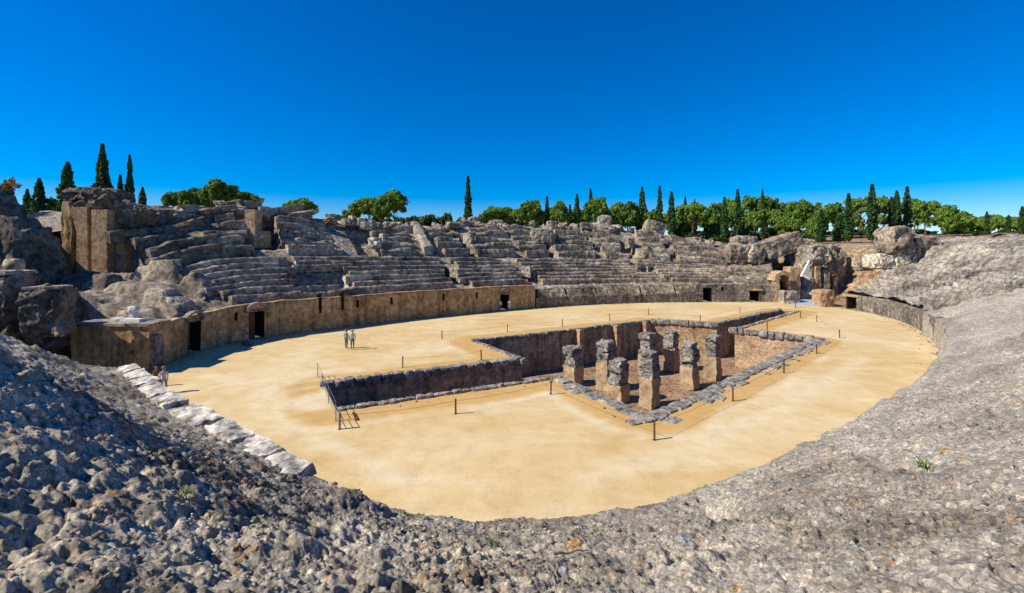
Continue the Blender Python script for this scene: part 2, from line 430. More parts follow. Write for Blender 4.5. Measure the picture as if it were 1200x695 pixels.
def leaf_mat(name, a, bcol):
    m, n, l, b = new_mat(name, 0.75)
    oi = n.new('ShaderNodeObjectInfo').outputs['Random']
    g = n.new('ShaderNodeNewGeometry')
    f = nz(n, l, g.outputs['Position'], 0.55, 4, 0.7)
    c = ramp(n, l, f, [(0.35, a), (0.65, bcol)])
    c = mix(n, l, math_n(n, l, 'MULTIPLY', oi, 0.5), c, tuple(x * 1.35 for x in bcol))
    c = mix(n, l, 0.6, c, ramp(n, l, g.outputs['Random Per Island'], [(0.0, (0.6,)*3), (1.0, (1.4,)*3)]), 'MULTIPLY')
    l.new(c, b.inputs['Base Color'])
    tr = n.new('ShaderNodeBsdfTranslucent'); l.new(c, tr.inputs[0])
    ms = n.new('ShaderNodeMixShader'); ms.inputs[0].default_value = 0.25
    l.new(b.outputs[0], ms.inputs[1]); l.new(tr.outputs[0], ms.inputs[2])
    l.new(ms.outputs[0], n['Material Output'].inputs[0])
    return m
M['pine'] = leaf_mat('pine_needles', (0.065, 0.125, 0.018), (0.155, 0.24, 0.034))
M['cypress'] = leaf_mat('cypress_foliage', (0.035, 0.085, 0.026), (0.075, 0.145, 0.04))
M['shrub'] = leaf_mat('shrub_leaves', (0.03, 0.06, 0.018), (0.07, 0.11, 0.03))

# ------------------------------------------------------------------ arena ground with the pit cut out
pit_px = [(759,489),(888,430),(954,398),(861,387),(935,365),(915,364),(840,380.5),(762,376),(617,393),(554,399.5),(612,422),(380,452),(394,481),(655,442.5)]
PIT = np.array([G(u, v) for u, v in pit_px]); PD = 4.0
def in_poly(x, y, P):
    c = np.zeros(len(x), bool); n = len(P)
    for i in range(n):
        x0, y0 = P[i]; x1, y1 = P[(i+1) % n]
        k = ((y0 > y) != (y1 > y)) & (x < (x1 - x0) * (y - y0) / (y1 - y0 + 1e-12) + x0)
        c ^= k
    return c
def dist_poly(x, y, P):
    d = np.full(len(x), 1e9)
    for i in range(len(P)):
        a, b = P[i], P[(i+1) % len(P)]; ab = b - a
        t = np.clip(((x - a[0]) * ab[0] + (y - a[1]) * ab[1]) / (ab @ ab), 0, 1)
        d = np.minimum(d, np.hypot(x - a[0] - t * ab[0], y - a[1] - t * ab[1]))
    return d
def make_arena():
    ox, oy = sd2xy(np.arange(0, LEN, 1.0), 0.8); OUT = np.stack([ox, oy], 1)
    # the ground runs on into the entrance on the far right
    gx, gy = np.meshgrid(np.arange(-30, 52, 0.42), np.arange(9, 75, 0.42)); gx, gy = gx.ravel(), gy.ravel()
    gx = gx + np.random.RandomState(1).uniform(-.15, .15, gx.size); gy = gy + np.random.RandomState(2).uniform(-.15, .15, gy.size)
    k = in_poly(gx, gy, OUT) & ~in_poly(gx, gy, PIT) & (dist_poly(gx, gy, PIT) > 0.3) & (dist_poly(gx, gy, OUT) > 0.3)
    P = np.concatenate([OUT, PIT, np.stack([gx[k], gy[k]], 1)])
    nO, nP = len(OUT), len(PIT)
    E = [(i, (i+1) % nO) for i in range(nO)] + [(nO + i, nO + (i+1) % nP) for i in range(nP)]
    v, e, f, *_ = delaunay_2d_cdt([Vector(p) for p in P], E, [], 0, 1e-5)
    V = np.array([[p.x, p.y] for p in v]); Fc = np.array([t for t in f if len(t) == 3])
    cx = V[Fc].mean(1); keep = in_poly(cx[:, 0], cx[:, 1], OUT) & ~in_poly(cx[:, 0], cx[:, 1], PIT)
    Fc = Fc[keep]
    a, b, c = V[Fc[:, 0]], V[Fc[:, 1]], V[Fc[:, 2]]
    fl = ((b - a)[:, 0] * (c - a)[:, 1] - (b - a)[:, 1] * (c - a)[:, 0]) < 0
    Fc[fl] = Fc[fl][:, ::-1]
    dp = dist_poly(V[:, 0], V[:, 1], PIT)
    z = fbm(V[:, 0] / 6, V[:, 1] / 6, 0, 3, 5) * 0.05 * sstep(0.2, 2, dp)
    me = mk_mesh('arena_sand', np.column_stack([V, z]), Fc, M['sand'], True)
    wob = fbm(V[:, 0] / 2.5, V[:, 1] / 2.5, 0, 3, 8) * 0.5
    raw = 1 - sstep(2.0, 2.7, dp + wob)
    # trodden pale spot at the railing end of the corridor
    px, py = G(372, 470); pale = 1 - sstep(1.2, 1.9, np.hypot(V[:, 0] - px, V[:, 1] - py))
    at = me.attributes.new('raw_sand', 'FLOAT', 'POINT'); at.data.foreach_set('value', (0.85 * raw * (1 - pale)).astype(np.float32))
    trail = np.exp(-((dp + wob * 1.2 - 2.8) / .3) ** 2) * sstep(-.3, .3, fbm(V[:, 0] / 5, V[:, 1] / 5, 0, 2, 18))
    for (u, v, rr) in ((372, 470, 3.0), (372, 470, 4.6), (372, 470, 6.6)):
        qx, qy = G(u, v); trail = np.maximum(trail, .7 * np.exp(-((np.hypot(V[:, 0] - qx, V[:, 1] - qy) - rr + wob) / .35) ** 2) * (V[:, 0] < qx + .5))
    for P_ in (((240, 440), (300, 452), (352, 478)), ((345, 500), (405, 530), (470, 560)), ((690, 560), (820, 520), (930, 470), (1010, 420))):
        Q_ = np.array([G(*q) for q in P_]); dd = np.min([np.hypot(V[:, 0] - a0[0] - np.clip(((V[:, 0] - a0[0]) * (b0 - a0)[0] + (V[:, 1] - a0[1]) * (b0 - a0)[1]) / ((b0 - a0) @ (b0 - a0)), 0, 1) * (b0 - a0)[0], V[:, 1] - a0[1] - np.clip(((V[:, 0] - a0[0]) * (b0 - a0)[0] + (V[:, 1] - a0[1]) * (b0 - a0)[1]) / ((b0 - a0) @ (b0 - a0)), 0, 1) * (b0 - a0)[1]) for a0, b0 in zip(Q_[:-1], Q_[1:])], 0)
        trail = np.maximum(trail, .75 * np.exp(-((dd + wob) / .6) ** 2))
    trail = np.maximum(trail, pale); a2 = me.attributes.new('trail', 'FLOAT', 'POINT'); a2.data.foreach_set('value', trail.astype(np.float32))
    return tag(link('arena_ground', me), 'yellow sand floor of the arena', None, None, 'structure')
make_arena()

# ------------------------------------------------------------------ outer terrain (one sheet to the horizon)
def terrain_z(s, d, x, y):
    zb = zprof(s, np.full_like(d, 27.0))
    far_z = 9.6 + 2.6 * sstep(34, 80, d)
    hill = 0
    t = sstep(26, 36, d)
    return zb * (1 - t) + (np.where(y > 20, far_z, 9.8) + hill) * t + fbm(x / 9, y / 9, 0, 4, 3) * 0.5
dl = np.array([24.5, 26, 27.5, 29, 31, 33, 36, 40, 45, 50, 57, 65, 75, 90, 110, 140, 200, 320, 600, 1200, 2600.])
ss = np.arange(0, LEN, 1.0); Sg, Dg = np.meshgrid(np.append(ss, LEN), dl, indexing='ij')
tx, ty = sd2xy(Sg.ravel(), Dg.ravel()); tz = terrain_z(Sg.ravel(), Dg.ravel(), tx, ty)
# the entrance cutting keeps low ground near the gap in the stands
tag(link('terrain', mk_mesh('terrain', np.column_stack([tx, ty, tz]), grid_faces(len(ss) + 1, len(dl))[:, ::-1], M['earth'], True)), 'ochre earth hillside around the amphitheatre', None, None, 'structure')
def ground_at(x, y):
    s, d = xy2sd(np.array([x]), np.array([y])); return float(terrain_z(s, d, np.array([x]), np.array([y]))[0])

# ------------------------------------------------------------------ near bank of eroded concrete
def make_near():
    NA, NR = 1000, 600
    ang = np.linspace(R(-66), R(72), NA); lr = np.exp(np.linspace(math.log(2.2), math.log(64), NR))
    A, RR = np.meshgrid(ang, lr, indexing='ij'); A, RR = A.ravel(), RR.ravel()
    x, y = np.sin(A) * RR, np.cos(A) * RR
    s, d = xy2sd(x, y)
    z = zprof(s, np.maximum(d, 0))
    zsoft = sum(zprof(s, np.clip(d + o, 0, 27)) for o in (-1.2, -.6, .6, 1.2)) / 4
    z = 0.4 * z + 0.6 * zsoft
    left = 1 - sstep(-5, 9, x)                       # rougher towards the left
    side = sstep(14, 30, x)
    lump = np.abs(fbm(x / 1.15, y / 1.15, z / 1.15, 5, 11, 0.55))
    lump2 = np.abs(fbm(x / 0.34, y / 0.34, z / .34, 4, 31, 0.6))
    big = fbm(x / 4.5, y / 4.5, 0, 3, 21)
    fine = fbm(x / 0.16, y / 0.16, z / .16, 3, 41, 0.6)
    calm = 0.25 + 0.75 * sstep(1.2, 4.0, d)
    dz = big * (0.25 + 0.1 * left) * calm + (lump - 0.2) * (0.25 + 0.11 * left) * calm + (lump2 - .2) * (0.115 + 0.03 * left) + fine * (0.065 + 0.012 * left)
    crk = fbm(x / 1.1, y / 1.1, z / 1.1, 4, 91, .6); dz = dz - np.exp(-(crk / .045) ** 2) * (.07 + .07 * left) * calm
    chip = fbm(x / .30, y / .30, z / .30, 2, 95); dz = dz + (np.floor(chip * 3.5) / 3.5) * (.05 + .03 * left)
    bk = np.exp(-((x + 11.5) / 4.6) ** 2 - ((y - 7.8) / 4.0) ** 2); dz = dz * (1 + .3 * bk) + 2.0 * bk
    # faint remains of seat rows on the right-hand bank
    row = (d / 1.1 + fbm(x / 3, y / 3, 0, 2, 4) * 0.5); saw = (row - np.floor(row))
    dz = dz + (sstep(0.0, 0.35, saw) - saw) * 0.22 * sstep(4, 14, x)
    # hollows
    for (u, v, yy, r, dep) in ((1112, 333, 43, 1.5, 0.9), (1043, 326, 52, 1.2, 1.0)):
        hx, hy, hz = Dp(u, v, yy); q = np.hypot((x - hx) / 1.6, y - hy); dz = dz - dep * np.exp(-(q / r) ** 2 * 1.5)
    hx, hy = 4.75, 10.1; dz = dz - 0.75 * np.exp(-((x - hx) / 0.45) ** 2 - ((y - hy) / 0.8) ** 2)
    hx, hy = -4.0, 10.6; dz = dz + 0.45 * np.exp(-((x - hx) / 0.8) ** 2 - ((y - hy) / .6) ** 2)
    dz *= sstep(0.0, 1.0, d + 0.35)
    z = z + dz
    # broken left end and the drop to the entrance passage
    over = sstep(-0.2, 1.6, s - S_L + fbm(x, y, 0, 3, 6) * 0.8)
    z = z * (1 - over) + 0.3 * over
    # crest drops to the arena
    cr = d + fbm(x / 0.9, y / 0.9, 0, 4, 61) * 0.35
    z = np.where(cr < 0, z * (1 - sstep(0, 0.25, -cr)) - 0.3 * sstep(0, .25, -cr), z)
    ok = (cr > -0.6) & (d < 27.0) & (s > S_R - 0.6) & (s < S_L + 2.5)
    # the camera stands clear of the bank
    V = np.column_stack([x, y, z]); Q = grid_faces(NA, NR)
    Q = Q[ok[Q].all(1)][:, ::-1]
    used = np.unique(Q); re = np.full(len(V), -1); re[used] = np.arange(len(used))
    V, Q = V[used], re[Q]
    o = link('eroded_bank', mk_mesh('eroded_bank', V, Q, M['near']))
    tag(o, 'eroded grey concrete bank sloping down to the sand in front', 'ruined bank')
    return V
NV = make_near()

# ------------------------------------------------------------------ core of the far stands (rough concrete under the rows)
TR = []      # trenches: (s, half width, d0, d1, depth)
def trench(u, d, hw, d0, d1, dep, skew=0.0): TR.append((Su(u, d), d, hw, d0, d1, dep, skew))
trench(526, 5.5, 1.0, 3.0, 8.0, 3.0, -0.12); trench(610, 5.5, 1.0, 2.8, 7.8, 3.0, -0.12); trench(859, 6.2, 1.0, 5.0, 7.8, 3.0); trench(1043, 5.5, 0.8, 4.0, 7.5, 1.5, -.15); trench(1112, 8.8, 1.7, 8.2, 9.7, 1.2)
trench(757, 5.5, 2.0, 4.6, 7.2, 3.0); trench(376, 4.2, 3.4, 3.0, 6.4, 1.4)
trench(541, 15, 1.1, 11.5, 17.5, 1.6); trench(639, 14, 0.9, 11.5, 16.5, 2.4); trench(693, 15, 0.7, 12, 18, 1.2, -0.1)
trench(735, 14, 1.3, 12, 16.5, 2.2); trench(783, 15, 0.6, 12, 18, 1.0); trench(300, 17, 2.0, 12.5, 21, 3.2)
trench(425, 15, 1.4, 11.5, 18, 1.5); trench(597, 9.2, 0.6, 8.4, 9.6, 0.8); trench(580, 7.6, 0.7, 7.0, 8.2, 0.8)
def make_core(name, label, s0, s1, d0, d1, off, mat, amp, ds=0.22, dd=0.2, rows=False):
    s = np.arange(s0, s1, ds); d = np.arange(d0, d1 + .01, dd)
    Sg, Dg = np.meshgrid(s, d, indexing='ij'); S_, D_ = Sg.ravel(), Dg.ravel()
    x, y = sd2xy(S_, D_)
    z = zprof(S_, D_) - off
    z += (np.abs(fbm(x / 2.6, y / 2.6, 0, 4, 12)) - 0.22) * amp * 1.6 + fbm(x / 0.8, y / 0.8, z / .8, 3, 14) * amp * 0.5
    if rows:
        q = D_ / 0.95 + fbm(x / 4, y / 4, 0, 2, 4) * .35; q = q - np.floor(q); z += (sstep(0, .22, q) - q) * .62 * (1 - sstep(10.5, 11.5, D_)) * (.45 + .55 * sstep(-.2, .3, fbm(x / 5, y / 5, 0, 3, 19)))
        z += (np.abs(fbm(x / 1.0, y / 1.0, z, 4, 44)) - .2) * .35
        z -= .75 * (1 - sstep(8.6, 9.6, D_)) * sstep(1.2, 1.8, D_)
    for (ts, td, hw, a, b, dep, skew) in TR:
        q = np.abs(S_ - ts - skew * 4 * (D_ - td)); z -= dep * (1 - sstep(hw * .8, hw * 1.1, q)) * (1 - sstep(b - .3, b, D_)) * sstep(a - .3, a, D_)
    edge = np.minimum(S_ - s0, s1 - S_)
    V = np.column_stack([x, y, z])
    nS, nD = len(s), len(d)
    Q = list(map(list, grid_faces(nS, nD)[:, ::-1]))
    # side skirts down to the ground
    n0 = len(V); a = V[:nD].copy(); a[:, 2] = -0.5; b = V[-nD:].copy(); b[:, 2] = -0.5
    V = np.concatenate([V, a, b])
    for j in range(nD - 1):
        Q.append([j, j + 1, n0 + j + 1, n0 + j]); e = (nS - 1) * nD
        Q.append([e + j + 1, e + j, n0 + nD + j, n0 + nD + j + 1])
    Q = np.array(Q)
    return tag(link(name, mk_mesh(name, V, Q, mat)), label, 'ruined bank')
S_C = Su(158, 17)
make_core('concrete_bank', 'rough grey concrete mass under the far seating rows', S_C, S_G0 - 0.3, 0.5, 25.0, 0.5, M['stand'], 0.35)
make_core('concrete_bank', 'low broken ledge on top of the brown podium wall near the platform', Su(206), S_C + .3, 0.45, 9.0, 0.55, M['stand'], 0.5)
make_core('concrete_bank', 'smooth worn concrete stand beside the entrance ramp, sloping up to the pale boulder', S_G1 + 0.6, S_R + 0.8, 0.4, 26.0, 0.05, M['pale'], 0.45, rows=True)

# ------------------------------------------------------------------ seating rows
def seat_row(name, parent, s0, s1, d0, d1, zlo, zhi, mat, seed, amp, worn, ds=0.2):
    s = np.arange(s0, s1 + ds, ds); n = len(s)
    e = np.clip(0.5 + fbm(s / 2.2, seed * 3.1, 0, 4, seed) * 1.1, 0, 1) ** 1.6 * worn
    lo, hi = zlo(s), zhi(s); h = hi - lo; wd = d1 - d0
    top = hi - e * h * 0.85
    push = e * wd * 0.35
    prof_ = [(d0 - 0.04 + 0 * s, lo - 0.45), (d0 - 0.02 + push * .3, lo + 0.3 * h), (d0 + .02 + push, top - 0.10), (d0 + 0.14 + push, top + 0.02),
             (d0 + 0.5 * wd + 0 * s, top - .02), (d1 + 0.02 + 0 * s, top - 0.05), (d1 + 0.14 + 0 * s, top - 0.5)]
    m = len(prof_)
    Dd = np.stack([p[0] for p in prof_], 1).ravel(); Z = np.stack([p[1] for p in prof_], 1).ravel(); S_ = np.repeat(s, m)
    x, y = sd2xy(S_, Dd); V = np.column_stack([x, y, Z])
    V = V + fbm3(V, 0.7, 4, seed % 7, 0.6) * amp * np.array([1, 1, 0.8])
    Q = [list(q) for q in grid_faces(n, m)[:, ::-1]] + [list(range(m)), list(range((n - 1) * m, n * m))[::-1]]
    return link(name, mk_mesh(name, V, Q, mat), parent)

def wedge(name, label, group, u0, u1, dref, da, db, nrow, mat, worn=0.5, amp=0.16, seed=0, z_a=None, z_b=None):
    s0, s1 = Su(u0, dref), Su(u1, dref)
    sm = (s0 + s1) / 2; x, y = sd2xy(sm, da)
    e = empty(name, (float(x), float(y), 0), label, 'seating', group)
    za = (lambda s: zprof(s, np.full_like(s, da))) if z_a is None else z_a
    zb = (lambda s: zprof(s, np.full_like(s, db))) if z_b is None else z_b
    rs = random.Random(seed)
    for k in range(nrow):
        t0, t1 = k / nrow, (k + 1) / nrow
        lo = lambda s, t=t0: za(s) + (zb(s) - za(s)) * t
        hi = lambda s, t=t1: za(s) + (zb(s) - za(s)) * t
        o = seat_row('seat_row', e, s0 + rs.uniform(-.7, .9), s1 - rs.uniform(-.7, .9), da + (db - da) * t0, da + (db - da) * t1, lo, hi, mat, seed * 11 + k, amp, worn)
        o.location = (-float(x), -float(y), 0)
    return e
ORD = ['first','second','third','fourth','fifth','sixth','seventh','eighth','ninth','tenth','eleventh','twelfth','thirteenth','fourteenth','fifteenth','sixteenth','seventeenth','eighteenth','nineteenth','twentieth']
_o9 = ORD[:9]
ORD += ['twenty-' + o for o in ORD[:9]] + ['thirtieth'] + ['thirty-' + o for o in ORD[:9]] + ['fortieth'] + ['forty-' + o for o in ORD[:9]]
for _a, _b in (('fiftieth', 'fifty-'), ('sixtieth', 'sixty-'), ('seventieth', 'seventy-'), ('eightieth', 'eighty-'), ('ninetieth', 'ninety-')): ORD += [_a] + [_b + o for o in _o9]
LW = [(236, 344, 0.35, 'dark grey wedge of low seats in shade below the orange pier'),
      (404, 519, 0.25, 'long wedge of low seats with straight dark rows above the brown podium wall'),
      (535, 602, 0.4, 'short wedge of low seats between the two slanting stair slots'),
      (619, 741, 0.4, 'wide wedge of low seats just past the end of the brown podium wall'),
      (774, 848, 0.55, 'worn wedge of low seats left of the arched opening'),
      (868, 912, 0.85, 'smooth worn end of the low seats above the square doorway')]
for i, (a, b, wn, lab) in enumerate(LW):
    wedge('seating_wedge', lab, 'lower seating wedges', a, b, 5.5, 1.9, 9.3, 7, M['stand'], wn, 0.11, 20 + i)
# rows running under the broken bay and under the little window bay
wedge('seating_wedge', 'two low rows in front of the dark collapsed bay of the lower seats', 'lower seating wedges', 346, 402, 2.5, 1.9, 3.4, 2, M['stand'], 0.6, 0.2, 31)
wedge('seating_wedge', 'low seats below the square hole with the pale post', 'lower seating wedges', 742, 774, 3.2, 1.9, 4.6, 3, M['stand'], 0.6, 0.15, 32)
wedge('seating_wedge', 'seats above the square hole with the pale post', 'lower seating wedges', 742, 774, 8, 7.0, 9.3, 2, M['stand'], 0.6, 0.15, 33)
wedge('seating_wedge', 'rows above the dark collapsed bay of the lower seats', 'lower seating wedges', 340, 410, 7.8, 6.5, 9.3, 3, M['stand'], 0.5, 0.15, 34)
for i, (a_, b_, k_) in enumerate(((S_G1 + 1.0, S_G1 + 9.5, 0), (S_G1 + 10.1, S_R + 2.5, 1))):
    x, y = sd2xy((a_ + b_) / 2, 2.0)
    e = empty('seating_wedge', (float(x), float(y), 0), ('worn pale low rows above the doorway of the right stand', 'long worn pale low rows curving along the right bank')[i], 'seating', 'lower seating wedges')
    rs = random.Random(70 + i)
    for k in range(8):
        za = lambda s: zprof(s, np.full_like(s, 1.2)); zb = lambda s: zprof(s, np.full_like(s, 9.2))
        lo = lambda s, t=k / 8: za(s) + (zb(s) - za(s)) * t - .05
        hi = lambda s, t=(k + 1) / 8: za(s) + (zb(s) - za(s)) * t + .05
        o = seat_row('seat_row', e, a_ + rs.uniform(-.3, .5), b_ - rs.uniform(-.3, .5), 1.2 + k, 2.2 + k, lo, hi, M['pale'], 700 + i * 20 + k, .13, .6); o.location = (-float(x), -float(y), 0)
UW = [(150, 236, 0.5, 5, 'dark upper seats in shade just right of the tall ruined piers'),
      (240, 286, 0.6, 6, 'dark humped upper seats just left of the orange pier'),
      (315, 384, 0.75, 6, 'worn upper seats just right of the orange pier'),
      (434, 484, 1.0, 5, 'smooth eroded upper wedge left of the slanting kerb wall'),
      (504, 534, 0.55, 5, 'narrow upper wedge of seats right of the slanting kerb wall'),
      (553, 598, 0.9, 5, 'smooth rounded upper wedge behind the two slanting stair slots'),
      (600, 633, 0.5, 6, 'upper wedge of sharp rows left of the tan niche'),
      (648, 689, 0.45, 6, 'upper wedge of sharp rows right of the tan niche'),
      (697, 724, 0.7, 6, 'narrow upper wedge left of the dark rounded opening'),
      (748, 779, 0.9, 5, 'upper wedge right of the dark rounded opening'),
      (787, 846, 1.0, 5, 'smooth bulging upper wedge ending in a rounded broken nose')]
for i, (a, b, wn, nr_, lab) in enumerate(UW):
    wedge('seating_wedge', lab, 'upper seating wedges', a, b, 15.5, 11.3, 19.5, nr_, M['stand'] if a > 380 else M['stand_dark'] if a < 240 else M['stand'], wn, 0.16, 50 + i)  # leftmost seats take the darker copy, their shade painted in

# ------------------------------------------------------------------ podium wall with doorways and slits
def podium(name, label, s0, s1, ztop, mat, doors, slits, seed, thick=0.7, jag=0.12, zwall=None):
    e = empty(name, (0, 0, 0), label, 'wall')
    br = list(np.arange(s0, s1, 0.3)) + [s1]
    holes = [(s - wd / 2, s + wd / 2, 0.0, hh) for s, wd, hh in doors] + [(s - .16, s + .16, a, b) for s, a, b in slits]
    for a, b, z0, z1 in holes:
        br = [q for q in br if not (a - .12 < q < b + .12)] + [a, b]
    br = np.array(sorted(br))
    zz = np.unique(np.round(np.concatenate([np.linspace(0, 1, 13)]), 3))
    n, m = len(br), 16
    tops = ztop(br) + fbm(br / 1.3, seed, 0, 3, seed) * jag
    t = np.linspace(0, 1, m)
    S_ = np.repeat(br, m); Z = (tops[:, None] * t[None]).ravel() - 0.05
    x, y = sd2xy(S_, 0 * S_); V = np.column_stack([x, y, Z])
    Q = grid_faces(n, m); keep = np.ones(len(Q), bool)
    # move rows so that each hole has clean edges
    Vz = V[:, 2].reshape(n, m)
    for a, b, z0, z1 in holes:
        ia, ib = int(np.argmin(abs(br - a))), int(np.argmin(abs(br - b)))
        j1 = int(np.clip(round(z1 / tops[ia] * (m - 1)), 1, m - 1)); j0 = int(np.clip(round(z0 / tops[ia] * (m - 1)), 0, m - 2))
        for i in range(ia, ib + 1):
            Vz[i, j1] = min(z1, tops[i]); 
            if z0 > 0: Vz[i, j0] = z0
        for i in range(ia, ib):
            for j in range(j0, j1): keep[i * (m - 1) + j] = False
    V[:, 2] = Vz.ravel()
    dn = fbm3(V, 0.7, 4, seed, 0.6) * 0.07; V[:, 0] += dn[:, 0]; V[:, 1] += dn[:, 1]
    # top and back edge
    Q = Q[keep][:, ::-1]
    x2, y2 = sd2xy(br, thick); n0 = len(V)
    tb = np.column_stack([x2, y2, tops - 0.05 + fbm(br / .8, seed + 3, 1, 3, 9) * .06]); bb = tb.copy(); bb[:, 2] = 0
    V = np.concatenate([V, tb, bb]); Qt = []
    for i in range(n - 1):
        Qt.append([i * m + m - 1, n0 + i, n0 + i + 1, (i + 1) * m + m - 1][::-1])
        mid = (br[i] + br[i+1]) / 2
        if not any(abs(mid - q[0]) < q[1] / 2 + .35 for q in doors): Qt.append([n0 + i, n0 + n + i, n0 + n + i + 1, n0 + i + 1][::-1])
    link('masonry', mk_mesh('masonry', V, np.concatenate([Q, np.array(Qt)]), mat), e)
    for s, a, b in slits:
        cx, cy = sd2xy(s, 0.45); k = NRM[int(s / DS) % NS]; rz = math.atan2(k[0], -k[1]) if False else math.atan2(T[int(s / DS) % NS][1], T[int(s / DS) % NS][0])
        link('slit_recess', MB().box((0, 0, 0), (0.5, 0.3, b - a + .2)).mesh('slit_recess', M['dark']), e, (float(cx), float(cy), (a + b) / 2), rz)  # block behind the slit, coloured near-black as its shade
    return e
def doorway(parent, s, wd, hh, mat, arch=False, leaf=True, lintel=False, d=0.0, deep=3.0):
    i = int(s / DS) % NS; rz = math.atan2(T[i][1], T[i][0]); cx, cy = sd2xy(s, d)
    o = link('doorway', None, parent, (float(cx), float(cy), 0), rz) if False else None
    b = MB()
    # local: x along wall, y outward (away from the arena)
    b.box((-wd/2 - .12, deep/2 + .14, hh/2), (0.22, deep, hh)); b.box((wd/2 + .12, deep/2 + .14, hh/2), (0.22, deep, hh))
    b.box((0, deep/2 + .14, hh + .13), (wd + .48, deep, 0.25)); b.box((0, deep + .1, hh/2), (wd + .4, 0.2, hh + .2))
    link('door_passage', b.mesh('door_passage', M['dark']), parent, (float(cx), float(cy), 0), rz)  # passage lining painted dark so the doorway reads as shaded
    if leaf:
        b = MB(); k = 5; b.box((-wd * .22, .46, hh * .25), (wd * .5, .03, .12)); b.box((-wd * .22, .46, hh * .75), (wd * .5, .03, .12))
        lf = link('door_leaf', b.mesh('door_leaf', M['wood']), parent, (float(cx), float(cy), 0), rz)
        pm = MB().box((0, 0, 0), (wd / k * .55 - .015, 0.06, hh * .94)).mesh('plank', M['wood'])
        for j in range(k): link('plank', pm, lf, (-wd/2 + (j + .5) * wd / k * 0.55, 0.5, hh * .47))
    if arch:
        r0, r1 = wd * .55, wd * .55 + 0.28; ra = None
        for j in range(9):
            a0, a1 = math.pi * j / 9 + .015, math.pi * (j + 1) / 9 - .015
            V = [(r * math.cos(a), yy, hh + .12 + .72 * r * math.sin(a)) for yy in (-.26, .2) for r, a in ((r0, a0), (r1, a0), (r1, a1), (r0, a1))]
            vm = mk_mesh('voussoir', V, [[0,1,2,3],[7,6,5,4],[0,4,5,1],[1,5,6,2],[2,6,7,3],[3,7,4,0]], M['rubble'])
            if ra is None: ra = link('relieving_arch', vm, parent, (float(cx), float(cy), 0), rz)
            else: link('voussoir', vm, ra)
        V, Q = rough((wd + .7, .34, .24), .05, .4, 6, .1, 3)
        link('lintel', mk_mesh('lintel', V, Q, M['podium_grey']), parent, (float(cx), float(cy), hh - .02), rz)
    if lintel:
        V, Q = rough((wd + 1.0, .5, .32), .07, .4, 8, .1, 4)
        link('lintel', mk_mesh('lintel', V, Q, M['tan']), parent, (float(cx) , float(cy), hh - .02), rz)
def dw(u, w_px):
    s = Su(u, 0); x, y = sd2xy(s, 0); return s, w_px * float(y) / F
dlist = [(228.5, 15, 2.75, True), (300, 19, 2.75, True), (591, 11.5, 2.3, True)]
drs = []
for u, wpx, hh, a in dlist:
    s, wd = dw(u, wpx); k = abs(float(T[int(s / DS)][0])); drs.append((s, min(1.5, max(1.15, wd / max(k, .55))), hh))
def slit(u, a, b): return (Su(u, 0), a, b)
pw = podium('podium_wall', 'tall brown plastered wall with arched doorways and slits round the left of the arena', Su(186), Su(627), lambda s: zprof(s, 0 * s) + 0.12 * np.interp(s, [Su(186), Su(300)], [-3.0, 1]), M['podium'], drs,
     [slit(275, 2.1, 2.9), slit(419, 2.1, 3.0), slit(460, 2.1, 3.0), slit(519.5, 2.1, 3.0), slit(559, 2.0, 2.8), slit(375, 1.9, 3.9), slit(401, 2.0, 3.9)], 3)
for (s, wd, hh), (u, _, _, a) in zip(drs, dlist): doorway(pw, s, wd, hh, M['podium'], arch=a, leaf=u < 500)
s4, w4 = dw(829.5, 12); s5, w5 = dw(884, 12)
pg = podium('podium_wall', 'low grey stone wall with two dark doorways along the far side of the sand', Su(628), S_G0 - 0.4, lambda s: np.where(s < Su(800), 1.55, 2.0) + np.where(s > Su(815), 1.0, 0), M['podium_grey'], [(s4, 1.5, 2.35), (s5, 1.5, 1.9)], [slit(847, 1.8, 2.5)], 5, jag=0.06)
doorway(pg, s4, 1.5, 2.35, M['podium_grey'], leaf=False); doorway(pg, s5, 1.5, 1.9, M['podium_grey'], leaf=False, lintel=True)
s6 = Su(998, 0)
pr = podium('podium_wall', 'grey streaked wall curving round the right end of the sand, one tan doorway', S_G1 + 0.8, s_near(33, 33.6), lambda s: zprof(s, 0 * s), M['podium_grey'], [(s6, 1.5, 1.9)], [], 8, jag=0.12)
doorway(pr, s6, 1.5, 1.9, M['tan'], leaf=False, lintel=True)
nb = podium('podium_wall', 'low wall under the white coping slabs', s_near(-3.0, 11.3), S_L + 0.3, lambda s: zprof(s, 0 * s) - 0.25, M['podium_grey'], [], [], 9)

# sloping balteus blocks above the low grey wall, each with cracks between
bs = [629, 662, 697, 749, 790, 822]
for i in range(len(bs) - 1):
    s0, s1 = Su(bs[i], .6) + .12, Su(bs[i+1], .6) - .12
    s = np.arange(s0, s1, 0.2); n = len(s); P_ = [(-.02, 1.3), (.05, 1.6), (.35, 2.35), (.8, 2.95), (1.5, 3.1), (2.2, 3.2), (2.3, 2.4)]
    Dd = np.tile([p[0] for p in P_], n); Z = np.tile([p[1] for p in P_], n); x, y = sd2xy(np.repeat(s, len(P_)), Dd)
    V = np.column_stack([x, y, Z]); V += fbm3(V, 0.8, 4, 40 + i, .6) * .2
    Q = [list(q) for q in grid_faces(n, len(P_))[:, ::-1]] + [list(range(len(P_))), list(range((n-1)*len(P_), n*len(P_)))[::-1]]
    tag(link('podium_block', mk_mesh('podium_block', V, Q, M['stand'])), ORD[i] + ' sloping worn block from the left on top of the low grey wall', 'stone block', 'sloping blocks on the grey podium wall')

